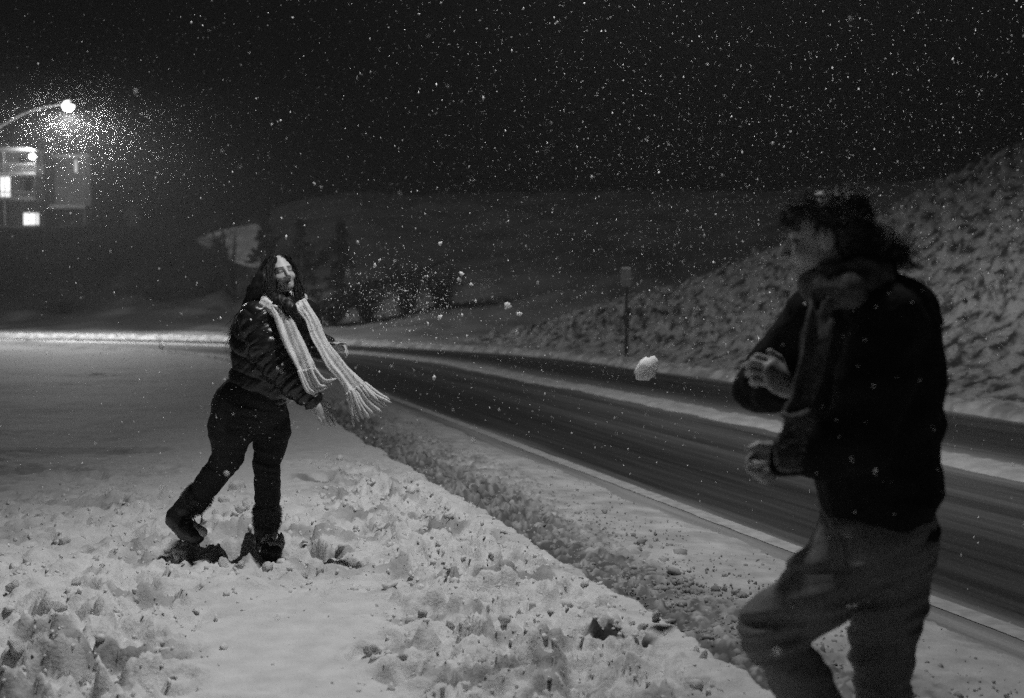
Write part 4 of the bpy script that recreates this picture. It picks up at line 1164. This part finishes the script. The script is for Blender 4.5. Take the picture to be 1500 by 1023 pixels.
    # scarf: wound round the neck, one tail down the chest with a banded end
    w = SDF(np.array(neck) - .30, np.array(neck) + .30, .0065)
    w.tube([W(1188, 418, -.02), W(1205, 432, -.12), W(1245, 425, -.16), W(1285, 408, -.10), W(1295, 402, .04)], [.036, .040, .042, .040, .038], .015)
    w.tube([W(1295, 402, .04), W(1262, 398, .16), W(1210, 405, .15), W(1188, 416, .04)], [.04, .042, .04, .036], .015)
    w.tube([W(1190, 408, -.03), W(1215, 402, -.10), W(1262, 395, -.10), W(1280, 388, .0)], [.028, .03, .03, .03], .02)
    w.disp(lambda x, y, z: .018 * (vnoise3(x * 16, y * 16, z * 48 + x * 16, 24) - .5) + .004 * (vnoise3(x * 80, y * 80, z * 80, 6) - .5))
    so = link('scarf', w.mesh('scarf'), knit, root)
    cloth_strip('scarf_tail', [(W(1186, 432, -.14), W(1218, 440, -.18)), (W(1184, 470, -.20), W(1222, 480, -.21)), (W(1174, 530, -.24), W(1212, 536, -.24)), (W(1160, 585, -.29), W(1196, 592, -.27)), (W(1150, 606, -.33), W(1190, 617, -.31))], knit, so, 60, 14, .010, .010, 5, 1.2)
    pale = mat('pale_band', .14, .20, rough=.95, scale=60)
    sec = [(1150, 1190, 606, 617), (1147, 1188, 620, 630), (1142, 1180, 640, 650), (1140, 1177, 650, 658), (1139, 1176, 668, 674), (1142, 1174, 684, 690)]
    for i in range(5):
        a, c = sec[i], sec[i + 1]
        cloth_strip('scarf_band', [(W(a[0], a[2], -.331 - .004 * i), W(a[1], a[3], -.311 - .004 * i)), (W((a[0] + c[0]) / 2, (a[2] + c[2]) / 2, -.334 - .004 * i), W((a[1] + c[1]) / 2, (a[3] + c[3]) / 2, -.314 - .004 * i)), (W(c[0], c[2], -.335 - .004 * i), W(c[1], c[3], -.315 - .004 * i))], pale if i % 2 == 0 else knit, so, 10, 12, .010, .007, 6 + i, 1.3)
    # hair: curls, tied in a loose bun
    h = SDF(np.array(hc) - .26 , np.array(hc) + .42, .006)
    def Lh(x, y, z): return Vector(L(x, y, z))
    h.ell(Lh(0, -.024, .042), R, (.083, .098, .080), .0); h.ell(Lh(0, -.062, -.01), R, (.080, .060, .075), .03)
    h.tube([Lh(-.03, .066, .070), Lh(.0, .086, .066), Lh(.035, .066, .072)], [.024, .026, .024], .02)
    bun = W(1304, 367, -.01)
    h.ell(bun, np.eye(3), (.046, .044, .036), .012); h.cone(Lh(0, -.115, -.010), bun, .030, .024, .010)
    h.disp(lambda x, y, z: .026 * (vnoise3(x * 34, y * 34, z * 34, 2) - .5) + .014 * (vnoise3(x * 75, y * 75, z * 75, 6) - .5))
    hm = h.mesh('hair'); ho = link('hair', hm, hairm, root)
    rg = np.random.default_rng(14); cc, cn = sample_surface(hm, 3000, rg); P = []
    back = np.array(Vector((1, -.3, -.1)).normalized())
    for c0, n0 in zip(cc, cn):
        isb = np.linalg.norm(c0 - np.array(bun)) < .085
        if np.dot(R.T @ (c0 - np.array(hc)), np.array([0, 1, 0])) > .055 and c0[2] < hc.z + .03: continue
        d = n0 * (.6 if isb else .3) + (np.array([.5, 0, -.25]) if isb else 0) + rg.normal(0, .3, 3); ln = rg.uniform(.010, .034) if isb else (rg.uniform(.006, .018) if rg.uniform() < .93 else rg.uniform(.02, .04))
        P.append([c0 - n0 * .004, c0 + n0 * ln * .5, c0 + d * ln * .8, c0 + d * ln + rg.normal(0, .012, 3)])
    C = bez(P, 12); ts = np.linspace(0, 1, 12)
    for i in range(len(C)): C[i] += (.006 * ts[:, None] * np.sin(ts[:, None] * 13 + rg.uniform(0, 6.3, 3)[None])).astype(np.float32)
    V, F_ = strand_tubes(C, .0013, .0005, 3); link('curls', np_mesh('curls', V, F_), hairm, ho)
    ti = SDF(np.array(bun) - .12, np.array(bun) + .12, .006); c0 = Vector(Lh(0, -.115, -.010)).lerp(bun, .45)
    axd = (bun - Vector(Lh(0, -.115, -.010))).normalized(); o1 = axd.orthogonal().normalized(); o2 = axd.cross(o1)
    ti.tube([c0 + o1 * .036 * math.cos(a) + o2 * .036 * math.sin(a) for a in np.linspace(0, 2 * math.pi, 13)], [.008] * 13, .003)
    link('hair_tie', ti.mesh('hair_tie'), mat('hair_tie', .15, .2, rough=.8), ho)
    # shoes below the frame, so that he stands on the snow
    for an, heel, toe in ((anB, W(1262, 1158, .05), W(1195, 1180, .02)), (anS, W(1314, 1176, .24), W(1230, 1186, .31))):
        t = SDF(np.array(heel) - .32, np.array(heel) + .32, .007)
        t.tube([an, heel, toe], [.062, .055, .045], .03); t.tube([heel + Vector((0, 0, -.035)), toe + Vector((0, 0, -.025))], [.04, .038], .01)
        link('shoe', t.mesh('shoe'), mat('dark_shoe', .02, .03, rough=.5, scale=30), root)
    flecks(root, 60, .0030, 32, (-.3, -.8, .5))
build_man()

# ------------------------------------------------------------------ thrown snow and loose clumps
def lump_mesh(name, seed, rough=.35, broken=True):
    bm = bmesh.new(); bmesh.ops.create_icosphere(bm, subdivisions=3, radius=1.0)
    co = np.array([v.co[:] for v in bm.verts]); sd = np.random.default_rng(seed).uniform(0, 50, 3)
    f = 1 + rough * (vnoise3(co[:, 0] * 1.7 + sd[0], co[:, 1] * 1.7 + sd[1], co[:, 2] * 1.7 + sd[2], seed) - .5) * 2 + .28 * (vnoise3(co[:, 0] * 4 + sd[0], co[:, 1] * 4 + sd[1], co[:, 2] * 4, seed + 3) - .5) * 2
    rs = np.random.default_rng(seed); pl = rs.normal(size=(9, 3)); pl /= np.linalg.norm(pl, axis=1)[:, None]; off = rs.uniform(.45, .85, 9)
    cut = np.min(np.where(co @ pl.T > .05, off[None] / np.maximum(co @ pl.T, .05), 9), axis=1)       # broken faces
    f = np.minimum(f, cut) + .10 * (f - 1) if broken else f + .08 * (vnoise3(co[:, 0] * 7, co[:, 1] * 7, co[:, 2] * 7, seed + 8) - .5)
    for v, k in zip(bm.verts, f): v.co *= float(k)
    me = bpy.data.meshes.new(name); bm.to_mesh(me); bm.free()
    return me
LUMPS = [lump_mesh('lump', 100 + i, .45) for i in range(6)]
AIRBORNE = [lump_mesh('clump', 140 + i, .55, False) for i in range(6)]
for me in AIRBORNE: me.materials.append(FLYING)
def lump(name, p, size, seed, label, cat, group=None, stretch=(1, 1, 1), meshes=None):
    r = random.Random(seed); o = link(name, (meshes or LUMPS)[seed % 6], CLEAN)
    o.location = p; o.scale = (size * stretch[0], size * stretch[1], size * stretch[2]); o.rotation_euler = (r.uniform(0, 6), r.uniform(0, 6), r.uniform(0, 6))
    tag(o, label, cat, group)
for i, (px, py, Y, r_px, lab, st) in enumerate((
        (948, 541, 5.2, 16.5, 'biggest flying snow clump, blurred, in front of the roadside post', (1.0, .75, .85)),
        (237, 507, 6.6, 5.5, 'small snow clump flying left of the woman\'s back', (1, .8, .9)),
        (676, 401, 5.6, 4.2, 'upper of two thrown snow bits nearest the spray', (.7, .7, 1.2)), (673, 410, 5.6, 3.4, 'lower of two thrown snow bits nearest the spray', (1, 1, 1)),
        (744, 448, 5.2, 5.0, 'round snow bit flying midway between the two people', (1, 1, 1)), (761, 460, 5.1, 4.2, 'snow bit just below the midway one', (.8, .8, 1.1)),
        (645, 465, 5.7, 3.4, 'snow bit flying low at the right of the spray', (1, 1, 1)), (549, 389, 6.0, 3.6, 'oblong snow bit above the spray', (.6, .6, 1.5)), (556, 381, 6.0, 2.6, 'tiny snow bit highest above the spray', (.7, .7, 1.2)),
        (645, 357, 5.9, 3.2, 'lone snow bit flying high between the two people', (1, .8, 1)), (690, 417, 5.5, 2.6, 'tiny snow bit trailing the two thrown ones', (.8, 1, 1)))):
    lump('snow_clump', at(px, py, Y), (1.0 if r_px > 10 else .9) * r_px * Y / FPX, 200 + i, lab, 'snow', 'thrown snow in the air', st, AIRBORNE)
def field_z(x, y): return float(field_height(np.array([[float(x)]]), np.array([[float(y)]]))[0][0, 0])
def CLUMP(px, py, rp):
    big = 'big' if rp >= 14 else ('fist-sized' if rp >= 9 else 'small')
    if py < 780 and px < 420: where = 'behind and between the woman\'s legs'
    elif px < 480 and 780 <= py < 845 and px > 240: where = 'kicked up around the woman\'s boots'
    elif px < 240: where = 'in the trodden snow at the left, nearest the camera' if py > 890 else 'in the trodden snow left of the woman'
    elif px > 890: where = 'by the kerb edge next to the dark patch'
    elif py > 930: where = 'in the foreground between the smooth snow and the kerb'
    else: where = 'on the trodden path between the woman and the kerb'
    return f'{big} rough clump of snow {where}'
SPOTS = [(270, 800, 8), (262, 815, 14), (300, 822, 15), (330, 838, 12), (352, 842, 11), (310, 805, 9), (445, 838, 10), (470, 836, 8), (392, 838, 13), (250, 842, 9), (360, 745, 9), (345, 720, 13), (330, 735, 10), (350, 762, 10), (318, 752, 8), (425, 820, 7),
         (60, 760, 9), (95, 790, 8), (40, 830, 12), (110, 860, 10), (20, 870, 14), (80, 905, 13), (130, 960, 22), (60, 950, 16), (25, 965, 18), (160, 985, 13), (95, 1000, 20), (175, 905, 7), (45, 1005, 17), (140, 830, 9), (200, 880, 7),
         (545, 945, 15), (590, 965, 11), (605, 985, 14), (630, 1000, 10), (690, 880, 8), (760, 900, 9), (620, 900, 9), (860, 1000, 12), (960, 905, 11), (940, 912, 9), (975, 900, 10), (905, 915, 8), (925, 905, 7), (880, 1010, 10), (720, 990, 10), (800, 950, 9), (1020, 950, 8), (1030, 970, 10), (660, 770, 6), (610, 760, 6), (720, 830, 7), (560, 740, 5), (500, 690, 5)]
for i, (px, py, rp) in enumerate(SPOTS):
    g = ground(px, py); z = field_z(g.x, g.y); rr = rp * g.y / FPX
    lump('snow_lump', (g.x, g.y, z + rr * .35), rr, 300 + i, CLUMP(px, py, rp), 'snow', 'kicked-up snow clumps on the verge', (1, .9, .75))
def crumbs():
    rg = np.random.default_rng(8); n = 16000
    x = rg.uniform(-3.6, 1.3, n); y = 3.0 + 7.5 * rg.uniform(0, 1, n) ** 1.1
    z, d, tr = field_height(x[:, None], y[:, None]); z, d, tr = z[:, 0], d[:, 0], tr[:, 0]
    k = (d < -.03) & (rg.uniform(size=n) < tr * 1.0 + .01); x, y, z = x[k], y[k], z[k]; n = len(x)
    sz = rg.lognormal(math.log(.0062), .55, n)
    bm = bmesh.new(); bmesh.ops.create_icosphere(bm, subdivisions=1, radius=1.0); bm.verts.ensure_lookup_table()
    O = np.array([v.co[:] for v in bm.verts], np.float32); F = np.array([[v.index for v in f.verts] for f in bm.faces]); bm.free()
    V = np.stack([x, y, z + sz * .1], -1)[:, None, :] + O[None] * (1 + rg.normal(0, .38, (n, len(O), 1))) * sz[:, None, None] * rg.uniform(.7, 1.3, (n, 1, 3))
    Fa = (F[None] + (np.arange(n) * len(O))[:, None, None]).reshape(-1, 3)
    tag(link('snow_crumbs', np_mesh('snow_crumbs', V.reshape(-1, 3), Fa), CLEAN), 'loose crumbs of snow scattered over the trodden verge', 'snow', kind='stuff')
    n = 14000; s = rg.uniform(-6, 14, n); d = np.abs(rg.normal(0, .42, n)) + .02; k = d < 1.25; s, d = s[k], d[k]; n = len(s)
    x, y = to_xy(s, d); sz = rg.lognormal(math.log(.0062), .55, n) * (1.15 - .5 * d)
    V = np.stack([x, y, ROAD_Z + .036 + sz * .1], -1)[:, None, :] + O[None] * (1 + rg.normal(0, .38, (n, len(O), 1))) * sz[:, None, None] * rg.uniform(.7, 1.3, (n, 1, 3))
    Fa = (F[None] + (np.arange(n) * len(O))[:, None, None]).reshape(-1, 3)
    tag(link('slush_crumbs', np_mesh('slush_crumbs', V.reshape(-1, 3), Fa), mat('dirty_crumb', .24, .48, rough=.9, scale=5, detail=6)), 'dirty crumbs of slush strewn along the gutter', 'slush', kind='stuff')
crumbs()

# ------------------------------------------------------------------ falling snow
FLAKE = mat('snowflake', .90, .94, rough=.9, scale=5, spec=.1, sss=1.0, sss_scale=.006)
def flakes(name, pts, size, rg, label):
    n = len(pts)
    O = np.array([[1, 0, 0], [-1, 0, 0], [0, 1, 0], [0, -1, 0], [0, 0, 1], [0, 0, -1]], np.float32)
    F = np.array([[0, 2, 4], [2, 1, 4], [1, 3, 4], [3, 0, 4], [2, 0, 5], [1, 2, 5], [3, 1, 5], [0, 3, 5]])
    sc = size[:, None, None] * np.stack([rg.uniform(.6, 1.0, n), rg.uniform(.6, 1.0, n), rg.uniform(.8, 1.6, n)], -1)[:, None, :]
    V = pts[:, None, :] + O[None] * sc + rg.normal(0, .12, (n, 6, 3)) * size[:, None, None]
    Fa = (F[None] + (np.arange(n) * 6)[:, None, None]).reshape(-1, 3)
    o = link(name, np_mesh(name, V.reshape(-1, 3), Fa), FLAKE)
    return tag(o, label, 'snow', kind='stuff')
def build_flakes():
    rg = np.random.default_rng(5)
    n = 110000
    p = np.stack([rg.uniform(-11, 12, n), .9 + 25 * rg.uniform(0, 1, n) ** .62, rg.uniform(.05, 7.2, n)], -1)
    sz = rg.lognormal(math.log(.0030), .40, n)
    # none inside the two people's space or right at the lens
    near = (p[:, 1] < 2.2)
    keep = ~near | (rg.uniform(size=n) < .5)
    flakes('falling_snow', p[keep], sz[keep], rg, 'fine snowflakes falling through the whole night air')
    n = 5000
    r = 1.0 + 6.4 * rg.uniform(0, 1, n) ** 1.5; v = rg.normal(size=(n, 3)); v /= np.linalg.norm(v, axis=1)[:, None]
    v[:, 2] = np.where(r > 2.2, -np.abs(v[:, 2]) * .9 + .12, v[:, 2]); 
    q = np.array(fl) + v * r[:, None] * np.array([1.15, 1, .8]) + np.array([1.2, 0, 0]) * (r[:, None] / 7.5)
    flakes('lamplit_snow', q, rg.uniform(.005, .010, len(q)), rg, 'cloud of snowflakes glowing under the distant street lamp')
    # spray thrown from the woman's hands
    n = 900
    u = rg.uniform(0, 1, n) ** .8
    px = 505 + 150 * u + rg.normal(0, 26, n); py = 425 + 18 * u + rg.normal(0, 34, n)
    Y = 6.3 - .9 * u + rg.normal(0, .22, n)
    q = np.array([at(a, b, c) for a, b, c in zip(px, py, Y)])
    flakes('snow_spray', q, rg.lognormal(math.log(.0017), .45, n), rg, 'fine spray of thrown snow hanging right of the woman')
build_flakes()
# ------------------------------------------------------------------ the air
def build_haze():
    m = bpy.data.materials.new('snowy_air'); m.use_nodes = True
    n = m.node_tree; n.nodes.clear()
    out = n.nodes.new('ShaderNodeOutputMaterial'); v = n.nodes.new('ShaderNodeVolumePrincipled')
    v.inputs['Color'].default_value = (.9, .9, .9, 1); v.inputs['Density'].default_value = .0013; v.inputs['Anisotropy'].default_value = .0
    n.links.new(v.outputs[0], out.inputs['Volume'])
    mb = MB(); mb.box((0, 275, 9.0), (670, 680, 20.6)); o = mb.build('haze', m)
    tag(o, 'thin snowy night air glowing round the lamps', 'haze', kind='stuff')
build_haze()
